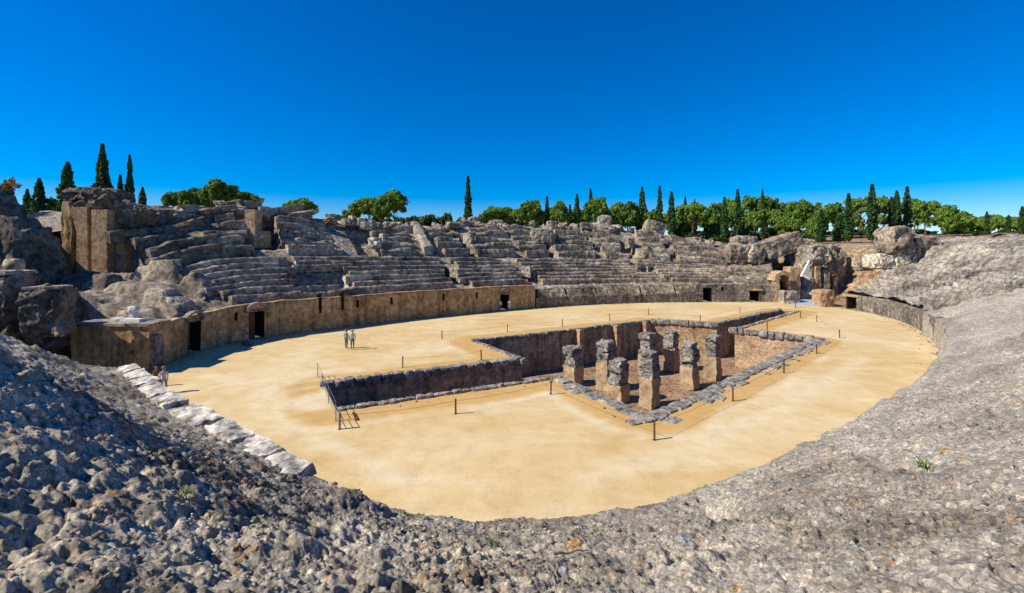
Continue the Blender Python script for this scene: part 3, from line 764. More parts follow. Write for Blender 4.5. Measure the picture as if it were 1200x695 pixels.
# ------------------------------------------------------------------ entrance passage in the far right gap
ss_ = np.linspace(S_G0 - 1.5, S_G1 + 2.0, 40); dd_ = np.linspace(0.0, 27, 70)
Sg, Dg = np.meshgrid(ss_, dd_, indexing='ij'); x, y = sd2xy(Sg.ravel(), Dg.ravel())
zend = terrain_z(Sg.ravel(), np.full(Sg.size, 26.0), x, y) + .3; z = 0.02 + zend * sstep(10, 26, Dg.ravel()) + fbm(x / 2, y / 2, 0, 3, 2) * 0.25 * sstep(2, 6, Dg.ravel())
tag(link('entrance_path', mk_mesh('entrance_path', np.column_stack([x, y, z]), grid_faces(40, 70)[:, ::-1], M['earth'], True)), 'earth floor of the entrance passage', None, None, 'structure')

# ------------------------------------------------------------------ the pit
pit = tag(link('pit_floor', None if False else None), 'x', None) if False else None
cx, cy = PIT.mean(0)
V = np.column_stack([PIT, np.full(len(PIT), -PD)])
tri, *_ = None, None
vv, ee, ff, *_ = delaunay_2d_cdt([Vector(p) for p in PIT], [(i, (i+1) % len(PIT)) for i in range(len(PIT))], [], 1, 1e-5)
Vf = np.array([[p.x, p.y, -PD] for p in vv]); Ff = [list(t) for t in ff]
Ff = [t if ((Vf[t[1]]-Vf[t[0]])[0]*(Vf[t[2]]-Vf[t[0]])[1]-(Vf[t[1]]-Vf[t[0]])[1]*(Vf[t[2]]-Vf[t[0]])[0]) > 0 else t[::-1] for t in Ff]
tag(link('pit_floor', mk_mesh('pit_floor', Vf, Ff, M['pit_floor'])), 'bare reddish earth floor of the sunken pit', None, None, 'structure')
ccw = sum(PIT[i][0]*PIT[(i+1)%len(PIT)][1]-PIT[(i+1)%len(PIT)][0]*PIT[i][1] for i in range(len(PIT))) > 0
edge_info = {0: ('front right', 'slab'), 1: ('front right', 'slab'), 2: ('lit brick end', 'big'), 3: ('right side of the far corridor', 'small'), 4: ('end', None), 5: ('left side of the far corridor', 'big'),
             6: ('lit back', 'big'), 7: ('back', 'flat'), 8: ('side', 'flat'), 9: ('arm', 'small'), 10: ('corridor', 'big'), 11: ('end', None), 12: ('corridor', 'small'), 13: ('front left', 'slab')}
wall_lab = {0: 'front right wall of the sunken pit, near half', 1: 'front right wall of the sunken pit, far half', 2: 'sunlit pink brick wall at the right end of the pit', 3: 'right side wall of the sunken corridor towards the entrance ramp',
            4: 'short end wall of the sunken corridor towards the entrance ramp', 5: 'left side wall of the sunken corridor towards the entrance ramp', 6: 'sunlit tan back wall of the pit facing the camera', 7: 'long dark back wall of the pit with projecting piers',
            8: 'dark wall at the far corner of the left arm of the pit', 9: 'short wall from the left arm of the pit to the corridor', 10: 'long dark far wall of the left sunken corridor', 11: 'end wall of the left sunken corridor below the railing',
            12: 'near wall of the left sunken corridor', 13: 'front left wall of the sunken pit'}
rs = random.Random(3)
stone_meshes = []
for k in range(8):
    V, Q = rough((1, 1, 1), 0.22, 0.7, 5, 0.45, 70 + k); stone_meshes.append(mk_mesh('rim_stone', V, Q, M['rim']))
for i in range(len(PIT)):
    a, b = PIT[i], PIT[(i+1) % len(PIT)]
    ab = b - a; L = float(np.linalg.norm(ab)); t = ab / L; nrm = np.array([-t[1], t[0]]) * (1 if ccw else -1)   # into the pit
    m_in = (a + b) / 2 + nrm * 0.05
    e = empty('pit_wall', (*((a + b) / 2), 0), wall_lab[i], 'wall', 'masonry walls of the sunken pit', math.atan2(t[1], t[0]))
    n = max(4, int(L / 0.22)); m = 20
    X, Z = np.meshgrid(np.linspace(-L/2, L/2, n), np.linspace(-PD - .1, -0.02, m), indexing='ij')
    V = np.column_stack([X.ravel(), np.zeros(X.size), Z.ravel()])
    # courses of masonry: recessed joints about every 0.4 m
    P = V + np.array([a[0], a[1], 0]); dy = fbm3(P, 0.8, 4, 5, .6)[:, 0] * 0.10
    V[:, 1] = dy; inward = 1 if (nrm @ np.array([-t[1], t[0]])) > 0 else -1
    Q = grid_faces(n, m); Q = Q if inward < 0 else Q[:, ::-1]
    mt = M['brick'] if i == 2 else M['tan'] if i == 6 else M['pit']
    link('masonry', mk_mesh('masonry', V, Q, mt), e)
    kind = edge_info[i][1]
    if i in (7, 10):     # projecting piers
        for f in ((0.06, 0.32, 0.62) if i == 7 else ()):
            V, Q = rough((0.55, 0.9, PD + 0.1), 0.08, .6, 10, .05, 90 + i)
            link('pier', mk_mesh('pier', V, Q, M['tan']), e, (L * (f if i == 7 else f) - L/2 + .3, inward * 0.45, -PD))
    x = 0.0
    if kind:
        while x < L - 0.2:
            ln = {'big': rs.uniform(.5, .95), 'small': rs.uniform(.35, .7), 'flat': rs.uniform(.8, 1.8), 'slab': rs.uniform(.7, 1.6)}[kind]
            wd = {'big': .75, 'small': .5, 'flat': .6, 'slab': .95}[kind] * rs.uniform(.8, 1.15)
            ht = {'big': .60, 'small': .34, 'flat': .36, 'slab': .24}[kind] * rs.uniform(.75, 1.3)
            o = link('rim_stone', stone_meshes[rs.randrange(8)], e, (x + ln/2 - L/2, inward * (-wd/2 + .22), -ht * .55), rs.uniform(-.08, .08) + (math.pi if rs.random() < .5 else 0))
            o.scale = (ln * 1.02, wd, ht); x += ln + rs.uniform(0, .06)
            if kind == 'slab' and rs.random() < .55:
                o = link('rim_stone', stone_meshes[rs.randrange(8)], e, (x - ln/2 - L/2, inward * (-wd * 1.35 + .2), -ht * .72), rs.uniform(-.12, .12)); o.scale = (ln * .9, wd * .75, ht)
# columns standing in the pit
e2 = math.atan2(0.66, 0.75)
colpos = [(672.5, 452, 408.5, 24, 'squat grey pier with rough stepped courses beside the front left wall of the pit', 0), (711, 458, 402, 23, 'grey-capped pier second from the left in the pit, in front of the dark wall', 1),
          (726, 471.5, 424, 26, 'short broad pier with orange lichen on top near the front corner of the pit', 0), (763, 478, 414, 24, 'pier standing nearest the front corner of the pit, shaded face cracked', 1),
          (760, 440, 392, 21, 'far pier in the pit partly behind the nearest pier', 0), (788, 435.5, 389, 19, 'dark tall pier before the sunlit back wall of the pit', 1),
          (810, 456.5, 403.5, 23, 'tan pier in the pit with a ragged top and narrow lit face', 1), (837, 446, 395, 20, 'right-hand pier in the pit with a dark cap, near the corridor mouth', 1)]
def col_mat():
    m, n, l, b = new_mat('plastered_pier')
    tc = n.new('ShaderNodeTexCoord').outputs['Object']; g = n.new('ShaderNodeNewGeometry').outputs['Position']
    c = ramp(n, l, nz(n, l, g, 0.7, 5, .65), [(0.35, (0.30, 0.21, 0.13)), (0.6, (0.46, 0.34, 0.21))])
    c = mix(n, l, 0.6, c, ramp(n, l, nz(n, l, g, 3.5, 6, .7), [(0.32, (.45,)*3), (.5, (.95,)*3), (.7, (1.2,)*3)]), 'MULTIPLY')
    l.new(c, b.inputs['Base Color']); bump(n, l, b, nz(n, l, g, 4, 7, .7), .8, .06); return m
M['pier'] = col_mat()
for i, (u, vb, vt, wpx, lab, slim) in enumerate(colpos):
    k = (H + PD) / (vb - HV); x, y = (u - 600) * k, F * k
    zt = H - (vt - HV) * y / F; hh = zt + PD; wd = wpx * y / F * 0.73
    e = empty('stone_pier', (x, y + wd * .3, -PD), lab, 'pier', 'piers standing in the sunken pit', e2)
    f = [0.52, .6, .45, .55, .5, .55, .5, .55][i]
    V, Q = rough((wd, wd, hh * f), 0.17, 0.7, 16, 0.05, 100 + i); link('shaft', mk_mesh('shaft', V, Q, M['pier']), e, (0, 0, 0))
    z = hh * f - .08; kk = 0
    while z < hh - .1:
        ch = min(rs.uniform(.45, .75), hh - z + .05); sw = rs.uniform(.80, 1.02)
        V, Q = rough((wd * sw, wd * sw * rs.uniform(.9, 1.02), ch + .06), 0.24, 0.5, 14, 0.16, 120 + i * 5 + kk)
        link('capping_course', mk_mesh('capping_course', V, Q, M['rim']), e, (rs.uniform(-.05, .05), rs.uniform(-.05, .05), z - .03), rs.uniform(-.05, .05)); z += ch; kk += 1

# ------------------------------------------------------------------ posts and ropes round the pit
post_px = [(398,503),(534,485),(645.5,462),(767,515.6),(859,470),(918.6,437),(957,414.5),(984,396),(957,377),(938,372.5),(899,386)]
post_px2 = [(564,422),(472,430.6)]
post_px3 = [(518,397.5),(594.5,389),(659,382.5),(714.6,375.5),(760,368.6),(820.5,377.6),(867,366.5),(932,361)]
rng = random.Random(5); nam = 0
def post(u, v, lab, hgt=0.82):
    x, y = G(u, v)
    b = MB().box((0, 0, hgt/2 - .05), (0.075, 0.075, hgt + .1)).box((0, 0, hgt + .012), (.09, .09, .02)).box((0, 0, .01), (.16, .16, .02)).tube((-.05, 0, hgt - .09), (.05, 0, hgt - .09), .012)
    o = link('barrier_post', b.mesh('barrier_post', M['rust']), None, (x, y, 0), rng.uniform(0, 1))
    o.rotation_euler = (rng.uniform(-.03, .03), rng.uniform(-.03, .03), rng.uniform(0, 1.5))
    tag(o, lab, 'post', 'thin posts round the sunken pit'); return (x, y, hgt - .09)
def ropes(lst, what):
    pp = [post(u, v, ORD[i] + ' thin rusty post ' + what) for i, (u, v) in enumerate(lst)]
    for i in range(len(pp) - 1):
        a, c = Vector(pp[i]), Vector(pp[i+1]); b = MB(); n = 10; prev = a
        for k in range(1, n + 1):
            t = k / n; q = a.lerp(c, t); q.z -= 0.12 * 4 * t * (1 - t); b.tube(prev, q, .009, n=4); prev = q
        tag(link('barrier_rope', b.mesh('barrier_rope', M['rope'])), 'rope sagging from the %s post %s' % (ORD[i], what), 'rope', 'ropes round the sunken pit')
ropes(post_px, 'from the railing along the near side of the pit')
ropes(post_px2, 'from the pit behind the left sunken corridor')
ropes(post_px3, 'from the left behind the pit')
# steel railing at the left end of the corridor
def railing(p0, p1, lab, hgt=1.0, nb=3):
    a, c = G(*p0), G(*p1); L = float(np.linalg.norm(c - a)); e = empty('railing', (*a, 0), lab, 'railing', None, math.atan2(*(c - a)[::-1]))
    for k in range(nb): link('post', MB().tube((0, 0, -.05), (0, 0, hgt), .022).mesh('post', M['rail']), e, (L * k / (nb - 1), 0, 0))
    for zz in (hgt, hgt * .66, hgt * .33): link('rail', MB().tube((0, 0, 0), (L, 0, 0), .014).mesh('rail', M['rail']), e, (0, 0, zz))
railing((372, 442), (393.5, 493), 'dark steel railing across the left end of the sunken corridor', 1.0, 4)
railing((393.5, 494), (398.5, 503.5), 'short rusty railing return next to the corridor end', .85, 2)
x, y = G(416, 489); tag(link('wooden_board', MB().box((0, 0, .02), (.14, 1.1, .05)).box((.0, .3, .05), (.2, .06, .03)).mesh('wooden_board', M['wood']), None, (x, y, .05), .5), 'short dark board lying on the corridor edge by the railing', 'board')

# ------------------------------------------------------------------ marble coping slabs on the near left podium
sl = [(153, 433), (160, 440), (170, 447), (184, 459), (196, 468), (232, 492), (264, 512), (297, 527), (332, 541)]
lens = [1.7, 1.6, 1.6, 2.3, 1.7, 2.9, 2.4, 1.9, 1.8]
slab_lab = ['white slab at the far left end of the coping beside the walking woman', 'white slab second from the far left end of the coping', 'white slab third from the far left end of the coping', 'pinkish slab in the middle of the coping row',
            'pinkish slab with a dark lichen patch left of the coping gap', 'long white slab with dark lichen right of the coping gap', 'white slab with black lichen, third from the broken coping end', 'dark stained slab next to the broken coping end', 'pale slab jutting over the sand at the broken coping end']
sA, sB = s_near(-6.3, 13.2), S_L - 0.4
cum = sB
tot = sum(lens) + .6; scl = (sB - sA) / tot
for i, ln in enumerate(lens):
    ln *= scl
    s = cum - ln / 2; cum -= ln + (.05 if i != 4 else .55 * scl)
    k = int(s / DS) % NS; x, y = sd2xy(s, 0.22); rz = math.atan2(T[k][1], T[k][0])
    zt = float(zprof(s, 0.0)) - .08
    V, Q = rough((ln * .95, .76 + .10 * (i % 3), .36), 0.13, .45, 16, .05, 140 + i)
    o = link('coping_slab', mk_mesh('coping_slab', V, Q, M['slab']), None, (float(x), float(y), zt), rz + rs.uniform(-.04, .04)); o.rotation_euler[0] = -.10
    tag(o, slab_lab[i], 'stone slab', 'marble coping slabs')
x, y = sd2xy(sA - .2, 0.35)
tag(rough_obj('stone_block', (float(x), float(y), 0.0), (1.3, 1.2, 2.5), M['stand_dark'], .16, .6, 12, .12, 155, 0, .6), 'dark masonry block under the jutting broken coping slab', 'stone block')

# ------------------------------------------------------------------ ruins on the left
def mound(name, label, cat, top_px, Y0, thick, zbase, mat, amp=.3, scale=1.6, seed=0, front=.18, strata=0.0, res=.22, group=None, parent=None, ycf=.35):
    """a worn mass: its crest follows the outline, it stands thick metres deep from depth Y0"""
    us = np.array([p[0] for p in top_px], float); vs = np.array([p[1] for p in top_px], float); Yc = Y0 + thick * ycf
    X = (us - 600) * Yc / F; Zt = H - (vs - HV) * Yc / F
    nx, ny = max(8, int((X[-1] - X[0]) / res)), max(10, int(thick / res))
    gx, gt = np.meshgrid(np.linspace(X[0], X[-1], nx), np.linspace(0, 1, ny), indexing='ij'); gx, gt = gx.ravel(), gt.ravel()
    zt = np.interp(gx, X, Zt)
    shp = np.clip(sstep(0, front, gt) * .72 + .28 * sstep(front * .5, .42, gt), 0, 1) * (1 - .75 * sstep(.62, 1, gt))
    endf = np.minimum(1, np.minimum(gx - X[0], X[-1] - gx) / .35)
    z = zbase + (zt - zbase) * shp * (0.15 + .85 * sstep(0, 1, endf))
    if strata:
        q = z / strata + .25 * fbm(gx / 4, gt, 0, 2, seed); z = (np.floor(q) + sstep(.0, .45, q - np.floor(q))) * strata - .1
    V = np.column_stack([gx, Y0 + gt * thick, z]); V += fbm3(V, scale, 5, seed, .6) * amp; V += np.abs(fbm3(V, scale * .3, 4, seed + 9, .6)) * amp * .55
    cxx, cyy = V[:, 0].mean(), Y0 + thick / 2; V[:, 0] -= cxx; V[:, 1] -= cyy
    # skirt
    Q = grid_faces(nx, ny)[:, ::-1]; n0 = len(V); ring = list(range(0, nx * ny, ny)) + list(range((nx-1)*ny, nx*ny)) + list(range(nx*ny-1, 0, -ny)) + list(range(ny-1, -1, -1))
    B = V[ring].copy(); B[:, 2] = zbase - 2.5; V = np.concatenate([V, B])
    Qs = np.array([[ring[i], ring[i+1], n0+i+1, n0+i] for i in range(len(ring)-1)])
    o = link(name, mk_mesh(name, V, np.concatenate([Q, Qs]), mat), parent, (cxx, cyy, 0))
    if label: tag(o, label, cat, group)
    return o
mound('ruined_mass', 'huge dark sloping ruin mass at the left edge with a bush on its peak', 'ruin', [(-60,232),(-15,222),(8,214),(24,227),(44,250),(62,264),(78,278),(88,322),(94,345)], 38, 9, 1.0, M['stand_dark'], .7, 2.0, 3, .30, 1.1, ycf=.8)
mound('ruined_mass', 'low tan-topped earth ridge behind the dark mass and the tall piers', 'ruin', [(30,250),(46,247),(70,248),(95,247),(110,252)], 60, 8, 6, M['rubble'], .3, 1.6, 4)
mound('seating_remnant', 'layered grey seating remnant with a tan broken left end above the platform', 'ruin', [(116,345),(124,336),(150,333),(184,338),(204,350),(214,360),(219,372)], 37.5, 5, 2.6, M['stand'], .28, 1.2, 5, .35, .55)
mound('seating_remnant', 'rounded grey boulder-like remnant in front of the tall ruined piers', 'ruin', [(146,330),(158,316),(180,306),(198,309),(212,324),(220,336)], 43, 6, 4, M['stand'], .35, 1.4, 6, .4, .6)
mound('seating_remnant', 'small pale broken remnant next to the lower seats on the left', 'ruin', [(205,345),(214,325),(224,319),(236,330),(246,342)], 43, 4, 4, M['stand'], .35, 1.1, 7, .4)
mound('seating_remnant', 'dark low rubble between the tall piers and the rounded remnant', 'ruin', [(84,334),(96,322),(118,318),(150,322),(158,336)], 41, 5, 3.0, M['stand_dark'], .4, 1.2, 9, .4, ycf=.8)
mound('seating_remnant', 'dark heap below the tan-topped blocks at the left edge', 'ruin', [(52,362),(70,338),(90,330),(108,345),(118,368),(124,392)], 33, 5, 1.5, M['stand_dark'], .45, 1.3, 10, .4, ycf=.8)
tag(rough_obj('stone_block', (-38.6, 31.2, 2.0), (8.0, 2.6, 5.4), M['stand_dark'], .5, 1.0, 26, .12, 11, 0, .1), 'dark flat-topped masonry block at the left edge', 'stone block')
tag(rough_obj('stone_slab', (-38.5, 31.1, 7.3), (7.6, 2.4, .28), M['rubble'], .08, .8, 14, .06, 12, 0, .1), 'tan weathered slab on the flat-topped block at the left edge', 'stone slab')
x, y, z = Dp(50, 350, 30); tag(rough_obj('stone_block', (x - .9, y + 1.2, 3.0), (2.4, 1.4, 3.4), M['stand_dark'], .45, .9, 22, .15, 13, 0, .15), 'smaller dark masonry block in front of the tan-topped one', 'stone block')
tag(rough_obj('stone_slab', (x - .9, y + 1.2, 6.3), (2.2, 1.3, .22), M['rubble'], .07, .8, 12, .06, 14, 0, .15), 'tan slab on the smaller dark block near the left edge', 'stone slab')
x, y, z = Dp(16, 313, 36); tag(rough_obj('boulder', (x, y, 7.3), (1.1, 1.0, 1.0), M['stand'], .2, .6, 8, .6, 15), 'grey boulder behind the tan slab at the left edge', 'boulder')
# entrance platform by the walking woman
pf = empty('entrance_platform', (-30.0, 34.1, 0), 'brown shaded platform block at the left end of the arena with a flat top', 'platform')
V, Q = rough((5.8, 2.0, 3.35), .08, 1.0, 20, .01, 16); link('masonry', mk_mesh('masonry', V, Q, M['podium']), pf, (0, 0, 0))
V, Q = rough((6.0, 2.2, .22), .07, .8, 20, .01, 17); link('coping', mk_mesh('coping', V, Q, M['rubble']), pf, (0, 0, 3.3))
tag(rough_obj('stone_block', (-27.0, 33.6, 0), (.6, .8, 2.6), M['podium_grey'], .08, .6, 10, .05, 18), 'pale narrow quoin block between the platform and the brown wall', 'stone block')
x, y, z = Dp(155.5, 382, 34.5)
ped = empty('pedestal_stone', (x, y, 3.48), 'small pale carved stone on a post standing on the platform', 'stone post')
V, Q = rough((.28, .28, .75), .03, .3, 6, .2, 19); link('shaft', mk_mesh('shaft', V, Q, M['signwhite']), ped, (0, 0, 0))
V, Q = rough((.72, .42, .42), .14, .3, 8, .6, 20); link('capital', mk_mesh('capital', V, Q, M['signwhite']), ped, (0, 0, .70))
x, y, z = Dp(156, 386, 34.1); tag(rough_obj('stone_slab', (x, y, 3.48), (1.7, .6, .26), M['signwhite'], .03, .5, 8, .05, 21, 0, -.12), 'long white slab lying on the platform edge', 'stone slab')
x, y, z = Dp(138, 383, 34.3); tag(rough_obj('stone_slab', (x, y, 3.48), (.7, .55, .3), M['signwhite'], .05, .4, 6, .2, 22), 'small white block on the platform left of the carved stone', 'stone block')
# tall ruined piers with the overhanging vault
TY = 49.0
def tx_(u): return (u - 600) * TY / F
def tz_(v): return H - (v - HV) * TY / F
tw = empty('ruined_gateway', (tx_(115), TY, tz_(320)), 'tall ruined gateway with tan piers under an overhanging dark vault', 'ruin')
def tpart(name, u0, u1, v0, v1, y0, y1, mat, amp=.08, rnd=.03, n=10, seed=0, taper=0):
    V, Q = rough((tx_(u1) - tx_(u0), y1 - y0, tz_(v0) - tz_(v1)), amp, .9, n, rnd, seed, taper)
    return link(name, mk_mesh(name, V, Q, mat), tw, ((tx_(u0) + tx_(u1)) / 2 - tx_(115), (y0 + y1) / 2 - TY, tz_(v1) - tz_(320)))
tpart('jamb', 78, 90, 236, 322, 48.4, 51.5, M['podium'], .25, .08, 14, 31)
tpart('back_wall', 86, 140, 240, 322, 51.4, 53, M['tan'], .1, .02, 14, 32)
# flared corbel pier: an extruded outline
ol = [(95, 322), (96, 272), (91, 255), (92, 243), (108, 243), (109, 322)]
V = [((tx_(u) - tx_(115)), yy, tz_(v) - tz_(320)) for yy in (-.6, 1.2) for u, v in ol]; k = len(ol)
link('corbel_pier', mk_mesh('corbel_pier', V, [list(range(k))[::-1], list(range(k, 2*k))] + [[i, (i+1) % k, k + (i+1) % k, k + i] for i in range(k)], M['tan']), tw, (0, 0, 0))
tpart('pier', 115, 133, 246, 322, 48.2, 51.5, M['tan'], .06, .02, 12, 33)
tpart('pier', 135, 147, 270, 322, 49.0, 51.2, M['brick'], .12, .04, 12, 34)
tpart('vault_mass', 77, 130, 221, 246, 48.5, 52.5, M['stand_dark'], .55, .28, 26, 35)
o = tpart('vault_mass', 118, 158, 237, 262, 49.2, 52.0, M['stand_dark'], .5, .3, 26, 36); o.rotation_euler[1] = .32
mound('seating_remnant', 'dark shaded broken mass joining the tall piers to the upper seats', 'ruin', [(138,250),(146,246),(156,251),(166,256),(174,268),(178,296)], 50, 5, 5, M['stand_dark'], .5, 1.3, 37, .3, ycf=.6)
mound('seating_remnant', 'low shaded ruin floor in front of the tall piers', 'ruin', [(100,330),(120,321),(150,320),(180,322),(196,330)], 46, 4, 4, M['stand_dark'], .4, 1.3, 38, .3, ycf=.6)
# orange pier and side masonry in the opening of the left upper stand
x, y, z = Dp(297, 284, 58); pe = empty('brick_pier', (x, y, 9.0), 'orange sunlit pier standing in the gap of the dark upper stand', 'pier')
V, Q = rough((1.35, 1.6, 5.0), .08, .7, 12, .03, 41); link('shaft', mk_mesh('shaft', V, Q, M['tan']), pe, (0, 0, 0))
V, Q = rough((1.2, 1.4, 2.2), .12, .7, 10, .06, 42); link('side_block', mk_mesh('side_block', V, Q, M['tan']), pe, (1.2, .2, 0))
for (u0, u1, v0, v1, Y, lab) in ((162, 196, 242, 254, 78, 'square pale walled hut block on the skyline behind the dark upper seats'), (142, 160, 241, 250, 80, 'low pale wall stub on the skyline below the two slim cypresses')):
    a, b = Dp(u0, v1, Y), Dp(u1, v0, Y); tag(rough_obj('wall_stub', ((a[0]+b[0])/2, Y, a[2] - 2), (b[0]-a[0], 3.5, b[2]-a[2] + 2), M['rubble'], .08, 1.0, 12, .02, u0), lab, 'wall')

# ------------------------------------------------------------------ details along the far stands
def sdz(u, d): 
    s = Su(u, d); x, y = sd2xy(s, d); return s, float(x), float(y), float(zprof(s, d))
# slanting kerb wall
a = np.array(sdz(486, 19)[1:]); b = np.array(sdz(503, 11.6)[1:]); n = 26
t = np.linspace(0, 1, n)[:, None]; C_ = a * (1 - t) + b * t; sdv = np.array([b[1]-a[1], -(b[0]-a[0]), 0]); sdv = sdv / np.linalg.norm(sdv) * .75
ring = [(-1, -.5), (-1, .75), (-.5, .95), (.5, .95), (1, .75), (1, -.5)]
V = np.concatenate([[c + sdv * p + np.array([0, 0, q]) for p, q in ring] for c in C_]); V = V + fbm3(V, .8, 4, 9, .6) * .2
tag(link('kerb_wall', mk_mesh('kerb_wall', V, [list(q) for q in grid_faces(n, 6)] + [list(range(6)), list(range((n-1)*6, n*6))[::-1]], M['rubble'])), 'tan slanting kerb wall running down between two upper wedges', 'wall')['kind'] = 'thing'
for (u, d, dv, sz, lab) in ((645, 14.5, 0, (1.0, 1.2, 2.6), 'tan upright stone in the niche of the upper stand'), (552, 15, 0, (1.0, 1.2, 2.2), 'broken tan upright stone right of the gap in the upper stand'), (738, 14.5, 0, (1.3, 1.2, 2.0), 'worn pillar stump inside the dark rounded opening'),
                            (533, 5.0, 0, (.5, 2.6, 1.6), 'tan side slab of the left slanting stair slot'), (617, 5.0, 0, (.5, 2.6, 1.6), 'tan side slab of the right slanting stair slot'), (759, 5.6, 0, (.45, .35, 1.5), 'pale post standing in the square hole of the lower seats')):
    s, x, y, z = sdz(u, d); k = NRM[int(s / DS)]
    o = rough_obj('upright_stone', (x, y, z - 1.0), sz, M['rubble'], .06 if 'pale post' in lab else .34, .5, 14, .2, int(u), 0, math.atan2(k[0], -k[1]) + math.pi + .2); tag(o, lab, 'stone')
# cream broken masonry at the left end of the far upper stand
cb = random.Random(12)
for i in range(11):
    u = 402 + i * 3.4 + cb.uniform(-1, 1); s, x, y, z = sdz(u, 18.5 + cb.uniform(-1, 1)); sz = (cb.uniform(.9, 1.6), cb.uniform(.8, 1.4), cb.uniform(.7, 1.5))
    tag(rough_obj('masonry_block', (x, y, z - .2 + cb.uniform(0, .4)), sz, M['rubble'] if i % 3 else M['cream'], .16, .5, 7, .15, 200 + i, 0, cb.uniform(-.5, .5)), ORD[i] + ' cream broken block from the left on the rim beside the smooth eroded wedge', 'stone block', 'cream blocks at the left end of the far rim')
for i in range(9):
    u = 436 + i * 2.2 - (i % 3) * 2; s, x, y, z = sdz(u, 12.5 + cb.uniform(-.5, 2.5)); 
    tag(rough_obj('masonry_block', (x, y, z - .4), (cb.uniform(.7, 1.2), cb.uniform(.7, 1.2), cb.uniform(.6, 1.2)), M['cream'] if i % 2 else M['rubble'], .16, .4, 6, .3, 220 + i, 0, cb.uniform(-1, 1)), ORD[i] + ' pale fallen stone from the left at the foot of the smooth eroded wedge', 'stone block', 'pale fallen stones left of the eroded wedge')
rock_meshes = []
for k in range(10):
    V, Q = rough((1, 1, 1), .45, .7, 12, .25 + .04 * k, 240 + k, 0, 5); rock_meshes.append(mk_mesh('rubble_block', V, Q, M['stand'] if k % 3 else M['rubble']))
us_ = sorted(cb.uniform(398, 862) for _ in range(60))
for i, u in enumerate(us_):
    d = cb.uniform(18.6, 22.0); s, x, y, z = sdz(u, d); sz = cb.uniform(.5, 1.1) * (1.5 if cb.random() < .18 else 1)
    o = link('rubble_block', rock_meshes[cb.randrange(10)], None, (x, y, z - .55 * sz)); o.scale = (sz * cb.uniform(1.0, 3.0), sz * cb.uniform(.8, 1.6), sz * cb.uniform(.8, 1.2)); o.rotation_euler = (cb.uniform(-.2, .2), cb.uniform(-.2, .2), cb.uniform(0, 6))
    tag(o, ORD[i] + ' weathered rubble block from the left along the far rim of the stands', 'rubble block', 'rubble blocks along the far rim')
for i, u in enumerate(sorted(cb.uniform(165, 388) for _ in range(20))):
    d = cb.uniform(18.0, 21); s, x, y, z = sdz(u, d); sz = cb.uniform(.7, 1.6)
    o = link('rubble_block', rock_meshes[cb.randrange(10)], None, (x, y, z - .5 * sz)); o.scale = (sz * cb.uniform(1.4, 2.8), sz * cb.uniform(.9, 1.4), sz * cb.uniform(.7, .9)); o.rotation_euler = (cb.uniform(-.2, .2), cb.uniform(-.2, .2), cb.uniform(0, 6))
    tag(o, ORD[i] + ' dark weathered block from the left on the crest of the shaded left stand', 'rubble block', 'blocks on the crest of the left stand')
def boulder(u0, u1, v0, v1, Y, lab, mat='stand', amp=.35, rnd=.45, tilt=(0, 0), depth=None, rz=0, sink=.4, seed=None, n=34):
    a, b = Dp(u0, v1, Y), Dp(u1, v0, Y); wd = b[0] - a[0]
    o = rough_obj('boulder', ((a[0] + b[0]) / 2, Y, a[2] - sink), (wd, depth or wd * .8, b[2] - a[2] + sink), M[mat], amp, 1.1, n, rnd, seed or int(u0 + v0), 0, rz, tilt=tilt)
    return tag(o, lab, 'boulder')
boulder(383, 397, 251, 264, 74, 'dark upright broken block where the left stand ends on the skyline', 'stand_dark', .25, .2)
boulder(850, 876, 286, 307, 86, 'round-topped grey boulder right of the bulging concrete nose', 'stand', .4, .5)
boulder(872, 890, 285, 308, 85, 'narrow leaning boulder left of the big tilted block', 'stand', .35, .4, (0, .3))
boulder(858, 884, 277, 288, 96, 'small reddish rock above the round-topped boulder', 'rubble', .3, .4)
o = boulder(893, 938, 277, 298, 86, 'big tilted pale block with a black hollow under its right side', 'stand', .3, .15, (0, -.32), depth=4.5, sink=0)
boulder(922, 952, 281, 309, 88, 'sloping worn mass between the tilted block and the niche ruin', 'stand', .5, .35)
boulder(700, 716, 253, 270, 95, 'round brown boulder on the rim below the cypress pair', 'rubble', .3, .5)
boulder(752, 775, 259, 274, 96, 'pale pointed rock on the far rim below the pines', 'stand', .3, .35, (0, .3))
boulder(548, 563, 254, 270, 86, 'pale knobbly rock on the rim right of the lone cypress', 'rubble', .35, .45)
boulder(573, 590, 258, 268, 88, 'flat brown rock on the rim right of the knobbly one', 'rubble', .25, .4)
boulder(622, 648, 268, 283, 84, 'reddish brown worn head above the tan niche', 'rubble', .35, .4)

# ------------------------------------------------------------------ the entrance ruins on the far right
rp = empty('niche_ruin', (*Dp(970, 350, 80)[:2], 0), 'tall craggy ruin with upright niches beside the entrance ramp', 'ruin')
ox, oy, _ = Dp(970, 350, 80)
def rpart(name, u0, u1, v0, v1, Y, dep, mat, amp, rnd, seed, sc_=1.0, n=16, taper=0):
    a, b = Dp(u0, v1, Y), Dp(u1, v0, Y); V, Q = rough((b[0]-a[0], dep, b[2]-a[2]), amp, sc_, n, rnd, seed, taper)
    return link(name, mk_mesh(name, V, Q, M[mat]), rp, ((a[0]+b[0])/2 - ox, Y + dep/2 - oy, a[2]))
rpart('core', 950, 996, 287, 349, 79, 7, 'stand', .9, .12, 301, 1.8, 30, .12)
rpart('crag', 953, 972, 288, 314, 77.3, 3, 'rubble', .6, .3, 302, 1.0, 18)
rpart('crag', 966, 980, 292, 318, 77.5, 3, 'stand', .6, .3, 303, 1.0, 18)
rpart('pillar', 956.5, 962, 312, 349, 76.8, 1.2, 'tan', .2, .08, 304, .7, 14)
rpart('pillar', 966, 973, 318, 349, 77, 1.3, 'rubble', .25, .1, 305, .7, 14)
